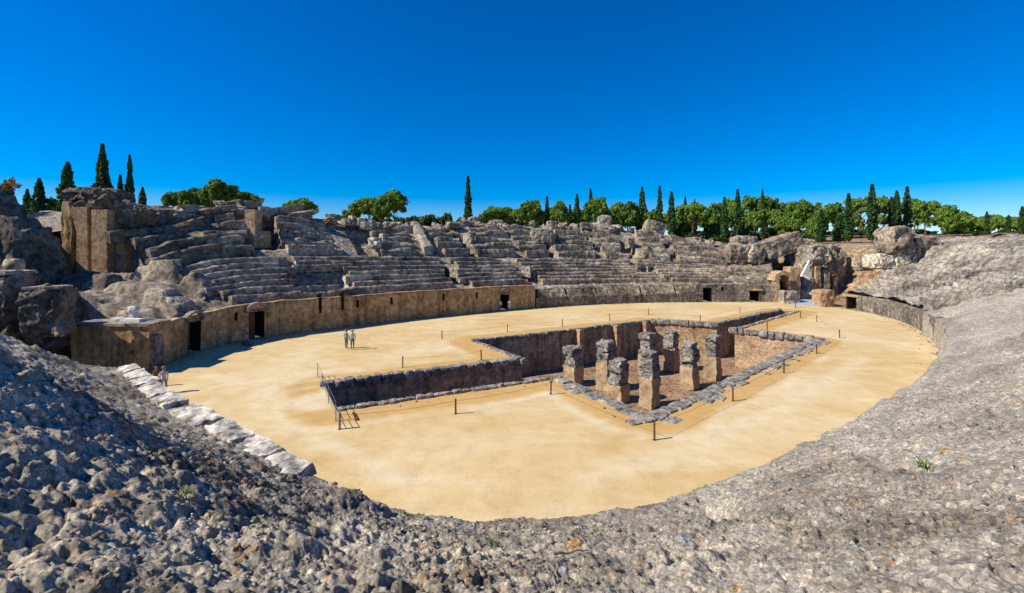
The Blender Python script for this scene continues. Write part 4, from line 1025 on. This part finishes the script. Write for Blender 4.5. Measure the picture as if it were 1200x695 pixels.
rpart('pillar', 975, 982, 322, 349, 77.4, 1.3, 'stand_dark', .2, .1, 306, .7, 14)
rpart('back_slab', 984, 999, 300, 346, 80, 5, 'stand_dark', .5, .2, 307, 1.2, 18)  # shaded right part of the ruin, darkened by its colour
p = [Dp(938, 327, 77), Dp(949, 305, 77), Dp(949, 327, 77)]
V = [(q[0], yy, q[2]) for yy in (77, 77.5) for q in p]
tag(link('plaster_wall', mk_mesh('plaster_wall', V, [[0, 2, 1], [3, 4, 5], [0, 1, 4, 3], [1, 2, 5, 4], [2, 0, 3, 5]], M['signwhite'])), 'white triangular plastered wall catching the sun beside the niche ruin', 'wall')['kind'] = 'thing'
ar = empty('arched_end', (*Dp(915, 350, 73)[:2], 0), 'tan arched end wall of the far stand at the entrance', 'ruin')
ax_, ay_, _ = Dp(915, 350, 73)
for (nm, u0, u1, v0, v1, Y, dep, mt, sd_) in (('pier', 927, 938, 313, 346, 73.5, 2.2, 'tan', 311), ('jamb', 909, 913, 325, 353, 72.4, 1.2, 'tan', 312), ('jamb', 922.5, 927, 327, 350, 72.9, 1.4, 'tan', 313), ('back_wall', 909, 928, 318, 352, 75, 1, 'dark', 314)):  # the dark back wall has the arch's inner shade in its colour
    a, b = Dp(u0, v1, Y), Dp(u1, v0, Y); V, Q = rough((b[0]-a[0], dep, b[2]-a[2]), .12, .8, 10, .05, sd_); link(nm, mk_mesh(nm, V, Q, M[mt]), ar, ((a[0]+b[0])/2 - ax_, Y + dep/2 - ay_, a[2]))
b = MB(); c0 = Dp(918, 329, 72.6)
for j in range(9):
    a0, a1 = math.pi * j / 9 + .01, math.pi * (j+1) / 9 - .01
    b.add([(c0[0] - ax_ + r * math.cos(a_), yy, c0[2] + r * math.sin(a_)) for yy in (72.4 - ay_, 74.5 - ay_) for r, a_ in ((1.0, a0), (1.6, a0), (1.6, a1), (1.0, a1))], [[0,1,2,3],[7,6,5,4],[0,4,5,1],[1,5,6,2],[2,6,7,3],[3,7,4,0]])
link('arch', b.mesh('arch', M['tan']), ar)
for (u0, u1, v0, v1, Y, dep, mt, lab) in ((919, 938, 342, 357, 70.8, 1.6, 'rubble', 'tan squared block at the foot of the entrance ramp'), (938, 948, 340, 352, 74, 1.6, 'rubble', 'squared tan block further up beside the entrance ramp'), (962, 979, 341, 361, 67.0, 2.2, 'tan', 'tan wall end at the right of the entrance ramp')):
    a, b = Dp(u0, v1, Y), Dp(u1, v0, Y); tag(rough_obj('stone_block', ((a[0]+b[0])/2, Y + dep/2, max(a[2], -.1)), (b[0]-a[0], dep, b[2]-a[2]), M[mt], .28, .7, 18, .10, int(u0)), lab, 'stone block')
boulder(936, 953, 324, 338, 76, 'pale heap of stone under the white triangular wall', 'rubble', .4, .5)
a, b_ = G(944, 358.5), Dp(962, 347, 80.5); w_ = 2.1
b = MB(); tvec = np.array([b_[0]-a[0], b_[1]-a[1]]); tl = np.linalg.norm(tvec); tn = tvec / tl; sn = np.array([-tn[1], tn[0]])
V = [(*(a + sn * w_), .05), (*(a - sn * w_), .05), (*(b_[:2] - sn * w_), .9), (*(b_[:2] + sn * w_), .9)]; V += [(p_[0], p_[1], p_[2] - .14) for p_ in V]
b.add(V, [[0,1,2,3],[7,6,5,4],[0,4,5,1],[1,5,6,2],[2,6,7,3],[3,7,4,0]])
re_ = empty('entrance_ramp', (0, 0, 0), 'blue-grey metal ramp leading out between the ruins', 'ramp')
link('deck', b.mesh('deck', M['ramp']), re_)
for sgn in (-1, 1):
    for k in range(5):
        q = a + tvec * (k / 4) + sn * w_ * sgn; link('post', MB().tube((q[0], q[1], .2 * k), (q[0], q[1], .2 * k + 1.0), .03).mesh('post', M['rail']), re_)
    q0, q1 = a + sn * w_ * sgn, b_[:2] + sn * w_ * sgn; link('handrail', MB().tube((*q0, 1.0), (*q1, 1.8), .03).mesh('handrail', M['rail']), re_)
# right stand: block on a pier, doorway, cream rocks
bp = empty('capped_pier', (*Dp(1060, 312, 67)[:2], 6), 'great grey block balanced on a dark pier beside a square doorway', 'ruin')
bx_, by_, _ = Dp(1060, 312, 67)
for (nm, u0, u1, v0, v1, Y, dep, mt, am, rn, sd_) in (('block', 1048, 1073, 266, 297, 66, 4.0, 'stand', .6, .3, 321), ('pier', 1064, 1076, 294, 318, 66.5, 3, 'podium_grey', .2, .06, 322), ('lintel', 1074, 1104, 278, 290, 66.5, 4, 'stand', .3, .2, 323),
        ('door_back', 1074, 1092, 288, 318, 69, 1, 'dark', .05, .02, 324), ('jamb', 1076, 1079.5, 290, 316, 67, 1.4, 'tan', .08, .04, 325), ('jamb', 1087, 1100, 286, 318, 66.5, 4, 'stand', .3, .2, 326)):  # door_back is coloured dark for the shade inside the doorway
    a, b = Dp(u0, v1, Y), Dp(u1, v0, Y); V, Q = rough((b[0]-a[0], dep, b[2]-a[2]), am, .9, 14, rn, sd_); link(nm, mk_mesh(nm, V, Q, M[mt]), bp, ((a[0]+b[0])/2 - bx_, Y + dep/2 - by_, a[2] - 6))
boulder(1016, 1042, 298, 312, 68, 'cream rock outcrop left of the capped pier', 'cream', .35, .45)
boulder(1044, 1066, 295, 312, 67.6, 'cream broken rock under the balanced grey block', 'cream', .3, .25)
boulder(1002, 1020, 301, 314, 70, 'grey rock beside the cream outcrop', 'stand', .35, .5)

# ------------------------------------------------------------------ trees
def leaf_cloud(centres, radii, per, size, seed, up=0.0, aspect=1.0):
    r = np.random.RandomState(seed); C_ = np.repeat(centres, per, 0); Rr = np.repeat(radii, per)[:, None]
    n = len(C_); d = r.normal(size=(n, 3)); d /= np.linalg.norm(d, axis=1, keepdims=True)
    P = C_ + d * Rr * r.uniform(.35, 1.0, (n, 1)) ** .6 * np.array([1, 1, .8])
    nrm = d + r.normal(size=(n, 3)) * .55; nrm[:, 2] += .25; nrm /= np.linalg.norm(nrm, axis=1, keepdims=True)
    ref = np.where(np.abs(nrm[:, 2:3]) > .9, [[1., 0, 0]], [[0, 0, 1.]]); a = np.cross(nrm, ref); a /= np.linalg.norm(a, axis=1, keepdims=True); b = np.cross(nrm, a)
    if up == 0:
        th = r.uniform(0, 6.28, (n, 1)); a, b = a * np.cos(th) + b * np.sin(th), b * np.cos(th) - a * np.sin(th)
    s = size * r.uniform(.6, 1.35, (n, 1)); V = np.stack([P - a * s - b * s * aspect, P + a * s - b * s * aspect * .8, P + a * s * .7 + b * s * aspect, P - a * s * .8 + b * s * aspect * 1.1], 1).reshape(-1, 3)
    return V, np.arange(4 * n).reshape(n, 4)
def pine_crown(seed):
    r = np.random.RandomState(seed); cs, rad = [], []
    lob = [(r.uniform(-.45, .45), r.uniform(-.45, .45), r.uniform(-.05, .25), r.uniform(.4, .62)) for _ in range(5)]
    for k in range(64):
        lx, ly, lz, lr = lob[k % 5]; th = r.uniform(0, 6.28); ph = r.uniform(-.25, 1.5); q = r.uniform(.55, 1) 
        cs.append((lx + lr * q * math.cos(th) * math.cos(ph), ly + lr * q * math.sin(th) * math.cos(ph), lz + lr * .95 * q * math.sin(ph))); rad.append(r.uniform(.13, .25))
    return mk_mesh('pine_crown', *leaf_cloud(np.array(cs), np.array(rad), 62, .042, seed), M['pine'])
def spire_crown(seed, wprof, n, rad, mat, size, name, aspect=1.5):
    r = np.random.RandomState(seed); h = r.uniform(0, 1, n) ** .85; wd = np.interp(h, *wprof) * r.uniform(.55, 1.0, n) * (1 + .18 * np.sin(h * 23 + seed)); th = r.uniform(0, 6.28, n)
    cs = np.column_stack([np.cos(th) * wd, np.sin(th) * wd, h]); rd = np.full(n, rad) * (1.15 - .75 * h)
    V, Q = leaf_cloud(cs, rd, 9, size, seed, 1, aspect)
    # the cloud works in a 1:1:1 unit, heights stay within the spire
    return mk_mesh(name, V, Q, M[mat])
pines = [pine_crown(400 + k) for k in range(6)]
cyp_prof = ([0, .06, .3, .6, .85, 1], [.025, .055, .062, .05, .026, .004])
cyps = [spire_crown(420 + k, cyp_prof, 420, .018, 'cypress', .0105, 'cypress_crown') for k in range(4)]
con_prof = ([0, .1, .35, .65, .9, 1], [.10, .17, .15, .10, .04, .006])
cons = [spire_crown(440 + k, con_prof, 460, .035, 'cypress', .014, 'conifer_crown') for k in range(3)]
def shrub_mesh(seed):
    r = np.random.RandomState(seed); cs = []; rd = []
    for k in range(26):
        th, q, z = r.uniform(0, 6.28), r.uniform(0, .8) ** .7, r.uniform(.1, .8); cs.append((math.cos(th) * q * (1.1 - z * .6), math.sin(th) * q * (1.1 - z * .6), z)); rd.append(r.uniform(.18, .3))
    return mk_mesh('shrub_leaves', *leaf_cloud(np.array(cs), np.array(rd), 55, .055, seed), M['shrub'])
shrubs = [shrub_mesh(460 + k) for k in range(4)]
def trunk_mesh(seed, bare=True):
    r = random.Random(seed); b = MB(); p = Vector((0, 0, -.08)); n = 6
    for k in range(n):
        q = Vector((r.uniform(-.02, .02), r.uniform(-.02, .02), (k + 1) / n)); b.tube(p, q, .035 * (1 - .6 * k / n), .035 * (1 - .6 * (k + 1) / n), 7); p = q
    if bare:
        for k in range(7):
            z = r.uniform(.55, .92); th = r.uniform(0, 6.28); L = r.uniform(.18, .34)
            b.tube((0, 0, z), (math.cos(th) * L, math.sin(th) * L, z + L * .75), .014, .005, 5)
    return b.mesh('trunk', M['bark'], True)
trunks = [trunk_mesh(k) for k in range(4)]; stubs = [trunk_mesh(9, False)]
def tree(kind, u, vt, hw, Y, lab, group, vcb=None, rnd=random.Random(8)):
    x = (u - 600) * Y / F; zg = ground_at(x, Y); zt = H - (vt - HV) * Y / F; hgt = zt - zg; rw = hw * Y / F
    e = empty({'pine': 'pine_tree', 'cypress': 'cypress_tree', 'conifer': 'conifer_tree', 'shrub': 'shrub'}[kind], (x, Y, zg), lab, {'shrub': 'shrub'}.get(kind, 'tree'), group, rnd.uniform(0, 6.28))
    st = math.cos(math.atan(abs(u - 600) / F))          # objects off axis look wider: keep their real girth
    if kind == 'pine':
        zc = (H - (vcb - HV) * Y / F if vcb else zg + hgt * .45) - zg; ch = hgt - zc
        c = link('crown', rnd.choice(pines), e, (0, 0, zc + ch * .22)); c.scale = (rw * 1.15 * st, rw * 1.15 * st, ch * .92)
        t = link('trunk', rnd.choice(trunks), e, (0, 0, 0)); t.scale = (hgt * .55, hgt * .55, max(zc + ch * .3, .5))
    elif kind == 'shrub':
        c = link('leaves', rnd.choice(shrubs), e, (0, 0, 0)); c.scale = (rw * st, rw * st, hgt)
        t = link('stem', stubs[0], e); t.scale = (1.2, 1.2, hgt * .5)
    else:
        base = .06 * hgt
        c = link('crown', rnd.choice(cyps if kind == 'cypress' else cons), e, (0, 0, base)); k = rw / (.072 if kind == 'cypress' else .155) * st; c.scale = (k, k, hgt - base)
        t = link('trunk', stubs[0], e); t.scale = (hgt * .25, hgt * .25, hgt * .5)
TL = []
def T_(kind, u, vt, hw, Y, vcb=None): TL.append((kind, u, vt, hw, Y, vcb))
# left group
for a in (('conifer', 46, 210, 13, 72), ('conifer', 79, 191, 15, 70), ('conifer', 120, 170, 13, 72), ('cypress', 141, 205, 6.5, 74), ('cypress', 152, 183, 6.5, 73), ('conifer', 167, 220, 9, 80), ('conifer', 32, 222, 9, 75), ('shrub', 10, 206, 16, 62), ('shrub', 60, 226, 18, 76), ('shrub', 100, 226, 16, 78),
          ('pine', 206, 221, 20, 90, 246), ('pine', 228, 214, 20, 88, 246), ('pine', 254, 204, 27, 86, 240), ('pine', 286, 224, 20, 92, 244), ('pine', 240, 226, 22, 95, 250), ('pine', 340, 231, 14, 100, 252), ('pine', 362, 229, 19, 98, 252),
          ('pine', 412, 240, 14, 108, 258), ('pine', 432, 229, 21, 106, 254), ('pine', 462, 222, 22, 106, 254), ('pine', 450, 232, 18, 110, 256), ('shrub', 404, 250, 12, 112), ('shrub', 500, 250, 18, 118), ('shrub', 524, 247, 12, 118), ('shrub', 486, 252, 12, 115), ('shrub', 540, 252, 12, 120),
          ('cypress', 548.5, 207, 5.2, 108), ('pine', 583, 242, 19, 112, 262), ('pine', 625, 232, 18, 112, 262), ('cypress', 641, 230, 4, 114), ('pine', 655, 234, 11, 112, 262), ('shrub', 602, 250, 16, 118), ('cypress', 668, 240, 3.5, 116), ('cypress', 676, 228, 5, 112), ('cypress', 692, 222, 4.2, 116), ('pine', 702, 228, 20, 112, 268), ('pine', 735, 231, 18, 114, 268), ('shrub', 700, 256, 18, 108), ('conifer', 752.5, 220, 7, 118), ('pine', 725, 236, 15, 120, 268),
          ('cypress', 773, 218, 4.6, 112), ('cypress', 787, 225, 5.6, 110), ('pine', 764, 240, 16, 116, 272), ('cypress', 803, 231, 3.5, 122), ('cypress', 814, 234, 3.2, 124), ('pine', 812, 238, 19, 110, 262), ('pine', 835, 236, 18, 118, 268), ('shrub', 800, 258, 18, 112), ('shrub', 838, 258, 20, 112), ('cypress', 849, 231, 5, 106), ('cypress', 864.5, 222, 5.4, 110), ('pine', 857, 243, 15, 116, 270),
          ('pine', 884, 226, 20, 122, 262), ('pine', 886, 241, 19, 108, 268), ('cypress', 893.5, 222, 3.8, 116), ('pine', 903, 230, 15, 124, 260), ('shrub', 870, 262, 16, 112), ('shrub', 907, 262, 14, 112), ('pine', 918, 241, 18, 112, 270), ('pine', 925, 250, 18, 106, 276), ('pine', 945, 232, 18, 122, 262), ('pine', 952, 247, 15, 108, 280), ('shrub', 930, 266, 18, 112), ('shrub', 950, 272, 14, 108),
          ('cypress', 962.5, 246, 6, 98), ('pine', 980, 233, 21, 112, 258), ('conifer', 983, 252, 9, 100), ('cypress', 994.5, 227, 6.4, 98), ('pine', 1009, 229, 19, 114, 254), ('cypress', 1022, 216, 7.8, 96), ('pine', 1036, 225, 20, 114, 252), ('cypress', 1045, 231, 6, 97), ('cypress', 1051, 224, 7, 99), ('cypress', 1063, 219, 7, 100), ('pine', 1072, 228, 20, 112, 254), ('pine', 1084, 232, 20, 108, 260), ('pine', 1104, 237, 19, 106, 260),
          ('pine', 1130, 247, 22, 100, 272), ('pine', 1148, 251, 16, 102, 272), ('cypress', 1156.5, 248, 4, 96), ('pine', 1170, 251, 14, 108, 272), ('pine', 1188, 250, 16, 108, 272), ('cypress', 1198, 242, 6, 92), ('cypress', 1182, 252, 4, 100), ('shrub', 1075, 268, 20, 118), ('shrub', 1000, 272, 22, 124), ('shrub', 1120, 262, 16, 112), ('shrub', 1150, 272, 14, 98)): T_(*a)
br_ = random.Random(31)
for k in range(40):
    u = 590 + k * 15 + br_.uniform(-7, 7)
    if 968 < u < 1112 and k % 2: continue
    T_('pine', u, br_.uniform(229, 250) if 780 < u < 970 else br_.uniform(238, 252) if u < 1100 else br_.uniform(249, 256), br_.uniform(13, 21), br_.uniform(124, 150), br_.uniform(264, 274))
for k in range(14):
    T_('shrub', 395 + k * 14 + br_.uniform(-5, 5), br_.uniform(249, 254), br_.uniform(10, 16), br_.uniform(122, 135))
for k in range(24):
    T_('shrub', 800 + k * 17 + br_.uniform(-6, 6), br_.uniform(264, 271), br_.uniform(12, 18), br_.uniform(116, 150))
cnt = {}
words = {'pine': 'rounded green pine', 'cypress': 'narrow dark cypress', 'conifer': 'dark pointed conifer', 'shrub': 'low green shrub'}
for t in sorted(TL, key=lambda q: q[1]):
    k = t[0]; i = cnt.get(k, 0); cnt[k] = i + 1
    tree(k, t[1], t[2], t[3], t[4], '%s %s from the left along the skyline behind the stands' % (ORD[i], words[k]), {'pine': 'pines', 'cypress': 'cypresses', 'conifer': 'conifers', 'shrub': 'shrubs'}[k] + ' behind the stands', t[5])
# a dry bush on the peak of the dark mass
x, y, z = Dp(13, 218, 42.5); e = empty('dry_bush', (x, y, z - .3), 'orange dry bush on the peak of the dark ruin mass', 'bush')
M['dry'] = leaf_mat('dry_leaves', (0.20, 0.09, 0.02), (0.32, 0.16, 0.04))
r_ = np.random.RandomState(5); link('leaves', mk_mesh('dry_leaves', *leaf_cloud(r_.normal(size=(14, 3)) * np.array([.45, .3, .22]) + np.array([0, 0, .4]), np.full(14, .3), 40, .05, 9), M['dry']), e)
link('stem', MB().tube((0, 0, -.4), (0, 0, .4), .04, .02).tube((0, 0, .1), (.3, .1, .5), .02, .01).mesh('stem', M['bark']), e)

# ------------------------------------------------------------------ people
SK = flat_mat('skin', (0.42, 0.25, 0.17), .6, .08); SHOE = flat_mat('shoe', (0.06, 0.05, 0.045), .7, .1)
def person(label, loc, face, hgt, top, bottom, hair, pose='stand', skirt=False, hat=None):
    cm = [SK, flat_mat('cloth_top', top, .9, .12), flat_mat('cloth_bottom', bottom, .9, .12), SHOE]
    seat = pose == 'sit'; dz = -.50 if seat else 0
    st = .22 if pose == 'walk' else .03
    J = [(0, 0, .95 + dz), (0, -.01, 1.12 + dz), (0, -.02, 1.34 + dz), (0, 0, 1.47 + dz), (0, -.02, 1.56 + dz), (0, -.02, 1.68 + dz)]
    Rd = [.135, .12, .135, .055, .085, .075]; E = [(0,1),(1,2),(2,3),(3,4),(4,5)]
    def add(p, r, par): J.append(p); Rd.append(r); E.append((par, len(J) - 1)); return len(J) - 1
    for sg in (-1, 1):
        sw = sg * (.16 if pose == 'walk' else .04)
        a = add((sg * .18, 0, 1.40 + dz), .065, 2); b = add((sg * .235, .02 + sw * .5, 1.13 + dz), .043, a)
        c = add((sg * .22, -.08 + sw - (.15 if seat else 0), .90 + dz + (.08 if seat else 0)), .030, b); d = add((sg * .215, -.10 + sw - (.2 if seat else 0), .83 + dz + (.08 if seat else 0)), .030, c)
        px, py, pz = J[d]
        for k in range(4): add((px + sg * .0, py + (k - 1.5) * .019, pz - .075 - .008 * (1 - abs(k - 1.5))), .0085, d)
        add((px - sg * .015, py - .045, pz - .02), .0095, d)
        if seat:
            a = add((sg * .10, -.02, .44), .10, 0); b = add((sg * .13, -.45, .50), .065, a); c = add((sg * .13, -.42, .10), .045, b); add((sg * .14, -.56, .05), .042, c)
        else:
            w_ = sg * st; a = add((sg * .09, 0, .88), .10, 0); b = add((sg * .10, -w_ * .5 - .03, .50), .066, a); c = add((sg * .10, -w_ + .02, .09), .045, b); add((sg * .11, -w_ - .13, .045), .042, c)
    me = bpy.data.meshes.new('body'); me.from_pydata(J, E, []); ob = bpy.data.objects.new('tmp', me); col.objects.link(ob)
    ob.modifiers.new('s', 'SKIN'); 
    for v, r in zip(me.skin_vertices[0].data, Rd): v.radius = (r, r * (.8 if r > .11 else 1)); v.use_root = False
    me.skin_vertices[0].data[0].use_root = True
    sb = ob.modifiers.new('b', 'SUBSURF'); sb.levels = 1; sb.render_levels = 1
    bm = bpy.data.meshes.new_from_object(ob.evaluated_get(bpy.context.evaluated_depsgraph_get())); bpy.data.objects.remove(ob); bpy.data.meshes.remove(me)
    bm.name = 'body'
    for m in cm: bm.materials.append(m)
    for p in bm.polygons:
        x, y, z = p.center; z0 = z - dz
        if z0 > 1.455 and abs(x) < .13: i = 0
        elif z0 > .98: i = 1 if not (abs(x) > .19 and z0 < 1.2) else 0
        elif abs(x) > .19 and z0 > .68: i = 0
        elif seat and z < .12 or (not seat and z < .085): i = 3
        else: i = 2 if (z > .45 or not skirt) else 0
        p.material_index = i; p.use_smooth = True
    e = empty('person', loc, label, 'person', None, face); e.scale = (hgt / 1.75,) * 3
    link('body', bm, e)
    V, Q = rough((.215, .235, .19), .03, .1, 8, .85, 3); V[:, 2] = np.maximum(V[:, 2], .0)
    link('hair', mk_mesh('hair', V, Q, flat_mat('hair', hair, .8, .2), True), e, (0, .012, 1.60 + dz))
    V, Q = rough((.03, .035, .04), .0, .1, 3, .6, 3); link('nose', mk_mesh('nose', V, Q, SK, True), e, (0, -.112, 1.585 + dz))
    if skirt:
        n = 14; V = []; 
        for zz, rx in ((.46, .25), (.7, .19), (1.0, .15)):
            V += [(math.cos(6.283 * k / n) * rx, math.sin(6.283 * k / n) * rx * .8, zz) for k in range(n)]
        link('skirt', mk_mesh('skirt', V, [[i * n + k, i * n + (k+1) % n, (i+1) * n + (k+1) % n, (i+1) * n + k] for i in range(2) for k in range(n)], cm[2], True), e)
    return e
x, y = G(409, 408); person('person in a teal top standing beside one in a pale shirt on the sand', (x - .25, y, 0), 2.8, 1.68, (0.05, 0.30, 0.32), (0.10, 0.11, 0.14), (0.35, 0.08, 0.03))
x, y = G(413, 409.5); person('person in a pale shirt and blue jeans standing beside one in teal on the sand', (x, y, 0), 3.4, 1.76, (0.50, 0.49, 0.47), (0.08, 0.13, 0.22), (0.34, 0.30, 0.26))
x, y = G(192, 461); person('woman in pale lilac walking past the white coping slabs', (x, y, 0), .9, 1.68, (0.46, 0.42, 0.50), (0.30, 0.28, 0.40), (0.30, 0.11, 0.04), 'walk')
x, y = G(183, 453); person('person with orange hair half hidden behind the white coping slabs', (x, y, 0), .6, 1.30, (0.20, 0.08, 0.05), (0.10, 0.07, 0.06), (0.32, 0.10, 0.03))
x, y = G(288, 405); person('person in dark clothes and a pale vest sitting against the shaded brown wall', (x, y, 0), .9, 1.7, (0.20, 0.20, 0.24), (0.03, 0.035, 0.06), (0.04, 0.03, 0.025), 'sit')
tag(rough_obj('stone_block', (x, y + .25, 0), (.7, .5, .40), M['podium_grey'], .03, .4, 6, .1, 77, 0, .9), 'low stone seat under the person sitting by the brown wall', 'stone block')
x, y = G(586.5, 364.5); person('person in a white top at the left of the small far doorway', (x, y - .3, 0), .4, 1.65, (0.55, 0.53, 0.52), (0.08, 0.08, 0.1), (0.05, 0.04, 0.03))
x, y = G(596.5, 364); person('person in a white dress at the right of the small far doorway', (x, y - .3, 0), -.4, 1.65, (0.62, 0.58, 0.57), (0.55, 0.50, 0.50), (0.05, 0.04, 0.03), 'stand', True)

# ------------------------------------------------------------------ stones, weeds and a twig on the near bank
def icos(sub, seed, amp, flat=.75):
    bm = bmesh.new(); bmesh.ops.create_icosphere(bm, subdivisions=sub, radius=1); V = np.array([v.co[:] for v in bm.verts]); Q = np.array([[v.index for v in f.verts] for f in bm.faces]); bm.free()
    V = V + fbm3(V + seed * 9.1, .9, 3, seed, .5) * amp; V[:, 2] *= flat; return V, Q
r = np.random.RandomState(21)
rad = np.hypot(NV[:, 0], NV[:, 1]); cand = np.where((rad < 26) & (NV[:, 1] > 2.0) & (NV[:, 2] > 2.4))[0]
def shard(seed):
    q = np.random.RandomState(seed); bm = bmesh.new()
    for p in q.normal(size=(11, 3)): bm.verts.new(p / np.linalg.norm(p) * q.uniform(.7, 1.1) * np.array([1.2, .9, .7]))
    h = bmesh.ops.convex_hull(bm, input=bm.verts[:]); bmesh.ops.delete(bm, geom=h['geom_interior'], context='VERTS') if h['geom_interior'] else None
    bmesh.ops.triangulate(bm, faces=bm.faces[:]); bm.verts.index_update(); V = np.array([v.co[:] for v in bm.verts]); Q = np.array([[v.index for v in f.verts] for f in bm.faces]); bm.free(); return V, Q
templ = [shard(k) for k in range(12)]
pick = r.choice(cand, 15000, replace=True); VV, QQ, off = [], [], 0
cl = fbm(NV[pick, 0] / 1.5, NV[pick, 1] / 1.5, 0, 2, 77)
for i, p in enumerate(pick):
    if cl[i] < -.15: continue
    V, Q = templ[i % 12]; sz = .0055 * rad[p] ** .55 * (1 + r.exponential(.9)); th = r.uniform(0, 6.28); c, s_ = math.cos(th), math.sin(th)
    W = np.stack([V[:, 0] * c - V[:, 1] * s_, V[:, 0] * s_ + V[:, 1] * c, V[:, 2]], 1) * sz * np.array([1.2, .9, 1]) + NV[p] + [0, 0, sz * .05]
    VV.append(W); QQ.append(Q + off); off += len(V)
tag(link('rubble', mk_mesh('rubble', np.concatenate(VV), np.concatenate(QQ), M['near'])), 'small stones and grit bedded in the near concrete bank', None, None, 'stuff')
VV, QQ, off = [], [], 0
for i in range(2400):
    if i < 2000: s_ = r.uniform(0, LEN); x, y = sd2xy(s_, -.05 - abs(r.normal()) * .55)
    else:
        k = (0, 1, 2, 5, 6, 7, 10, 12, 13)[r.randint(9)]; q = PIT[k] + (PIT[(k + 1) % len(PIT)] - PIT[k]) * r.uniform(); x, y = q + r.normal(size=2) * .7
        if in_poly(np.array([x]), np.array([y]), PIT)[0]: continue
    V, Q = templ[i % 12]; sz = .03 * (1 + r.exponential(.9)); th = r.uniform(0, 6.28); c, s2 = math.cos(th), math.sin(th)
    VV.append(np.stack([V[:, 0] * c - V[:, 1] * s2, V[:, 0] * s2 + V[:, 1] * c, V[:, 2]], 1) * sz + [float(x), float(y), sz * .3]); QQ.append(Q + off); off += len(V)
tag(link('gravel', mk_mesh('gravel', np.concatenate(VV), np.concatenate(QQ), M['rubble'])), 'scattered gravel at the foot of the arena and pit walls', None, None, 'stuff')
M['lichen'] = rock_mat('lichen_stone', (0.16, 0.12, 0.09), (0.30, 0.19, 0.09), (0.45, 0.25, 0.07), 9.0, 25.0, None, .7, .02)
M['bluestone'] = rock_mat('blue_grey_stone', (0.12, 0.125, 0.13), (0.22, 0.225, 0.23), (0.34, 0.34, 0.34), 3.0, 16.0, None, .7, .02)
def near_z(x, y):
    k = np.argmin((NV[:, 0] - x) ** 2 + (NV[:, 1] - y) ** 2); return NV[k]
def on_bank(u, v):
    # march along the line of sight to the bank surface
    for Y in np.arange(3.0, 30, .06):
        X, _, Z = Dp(u, v, Y); p = near_z(X, Y) if False else None
    return None
PX = 600 + F * NV[:, 0] / np.maximum(NV[:, 1], .1); PV = HV + F * (H - NV[:, 2]) / np.maximum(NV[:, 1], .1)
def pick_px(u, v):
    q = (PX - u) ** 2 + (PV - v) ** 2; k = np.where(q < 9)[0]
    if len(k) == 0: k = [int(np.argmin(q))]
    return NV[k[int(np.argmin(NV[k, 1]))]]
spec = [(673, 635, 11, 'lichen', 'orange lichen-covered stone left of centre on the bank edge'), (752, 660, 8, 'lichen', 'orange stone with a dark notch near the bottom of the bank'), (528, 662, 8, 'bluestone', 'smooth blue-grey stone bedded in the near bank'),
        (550, 677, 6, 'lichen', 'small bright orange stone near the bottom edge'), (1051, 636, 7, 'lichen', 'orange lichen spot stone on the pale right bank'), (1001, 585, 5, 'lichen', 'small orange stone on the upper right bank'), (1105, 527, 7, 'lichen', 'rusty stone by the green weed on the right bank'), (862, 690, 7, 'lichen', 'orange stone at the bottom edge of the right bank'),
        (660, 668, 9, 'bluestone', 'flat grey stone below the twig'), (805, 632, 16, 'bluestone', 'dark grey hump beside the hollow in the bank'), (280, 655, 8, 'lichen', 'tan stone in the shaded lower left bank'), (1112, 630, 6, 'bluestone', 'pale grey stone on the right bank')]
for i, (u, v, hw, mt, lab) in enumerate(spec):
    p = pick_px(u, v); sz = hw * p[1] / F * .8; V, Q = icos(3, 30 + i, .5, .7); V = V + fbm3(V + i * 5, .35, 3, i, .6) * .3
    o = link('loose_stone', mk_mesh('loose_stone', V * sz * np.array([1.15, .9, .8]), Q, M[mt]), None, (p[0], p[1], p[2] - sz * .25), i * 1.3); tag(o, lab, 'stone', 'distinct stones on the near bank')
p0, p1 = pick_px(647, 652), pick_px(690, 645); b = MB(); prev = Vector(p0) + Vector((0, 0, .05))
for k in range(1, 7):
    q = Vector(p0).lerp(Vector(p1), k / 6) + Vector((0, 0, .05 + .02 * math.sin(k * 2))); b.tube(prev, q, .022 - .002 * k, .020 - .002 * k, 6); prev = q
tag(link('dry_twig', b.mesh('dry_twig', M['bark'])), 'grey dry twig lying across the middle of the near bank', 'twig')
M['weed'] = leaf_mat('weed_leaves', (0.06, 0.12, 0.02), (0.12, 0.20, 0.03))
for i, (u, v, hw, lab) in enumerate(((580, 640, 5, 'green weed with dry orange litter left of the twig'), (1083, 548, 5, 'green weed on the right bank'), (222, 579, 5, 'tiny green weed on the dark left bank'), (795, 655, 3, 'tiny green weed right of centre at the bottom'))):
    p = pick_px(u, v); rr = np.random.RandomState(i); L = hw * p[1] / F * 2.2; V, Q = [], []
    for k in range(22):
        th = rr.uniform(0, 6.28); o_ = rr.normal(size=2) * L * .25; h = L * rr.uniform(.5, 1.1); w2 = L * .06; dx, dy = math.cos(th), math.sin(th); n0 = len(V)
        V += [(o_[0] - dy * w2, o_[1] + dx * w2, 0), (o_[0] + dy * w2, o_[1] - dx * w2, 0), (o_[0] + dx * h * .3 + dy * w2, o_[1] + dy * h * .3 - dx * w2, h * .7), (o_[0] + dx * h * .6, o_[1] + dy * h * .6, h)]; Q.append([n0, n0+1, n0+2, n0+3])
    tag(link('weed', mk_mesh('weed', V, Q, M['weed']), None, tuple(p)), lab, 'plant')
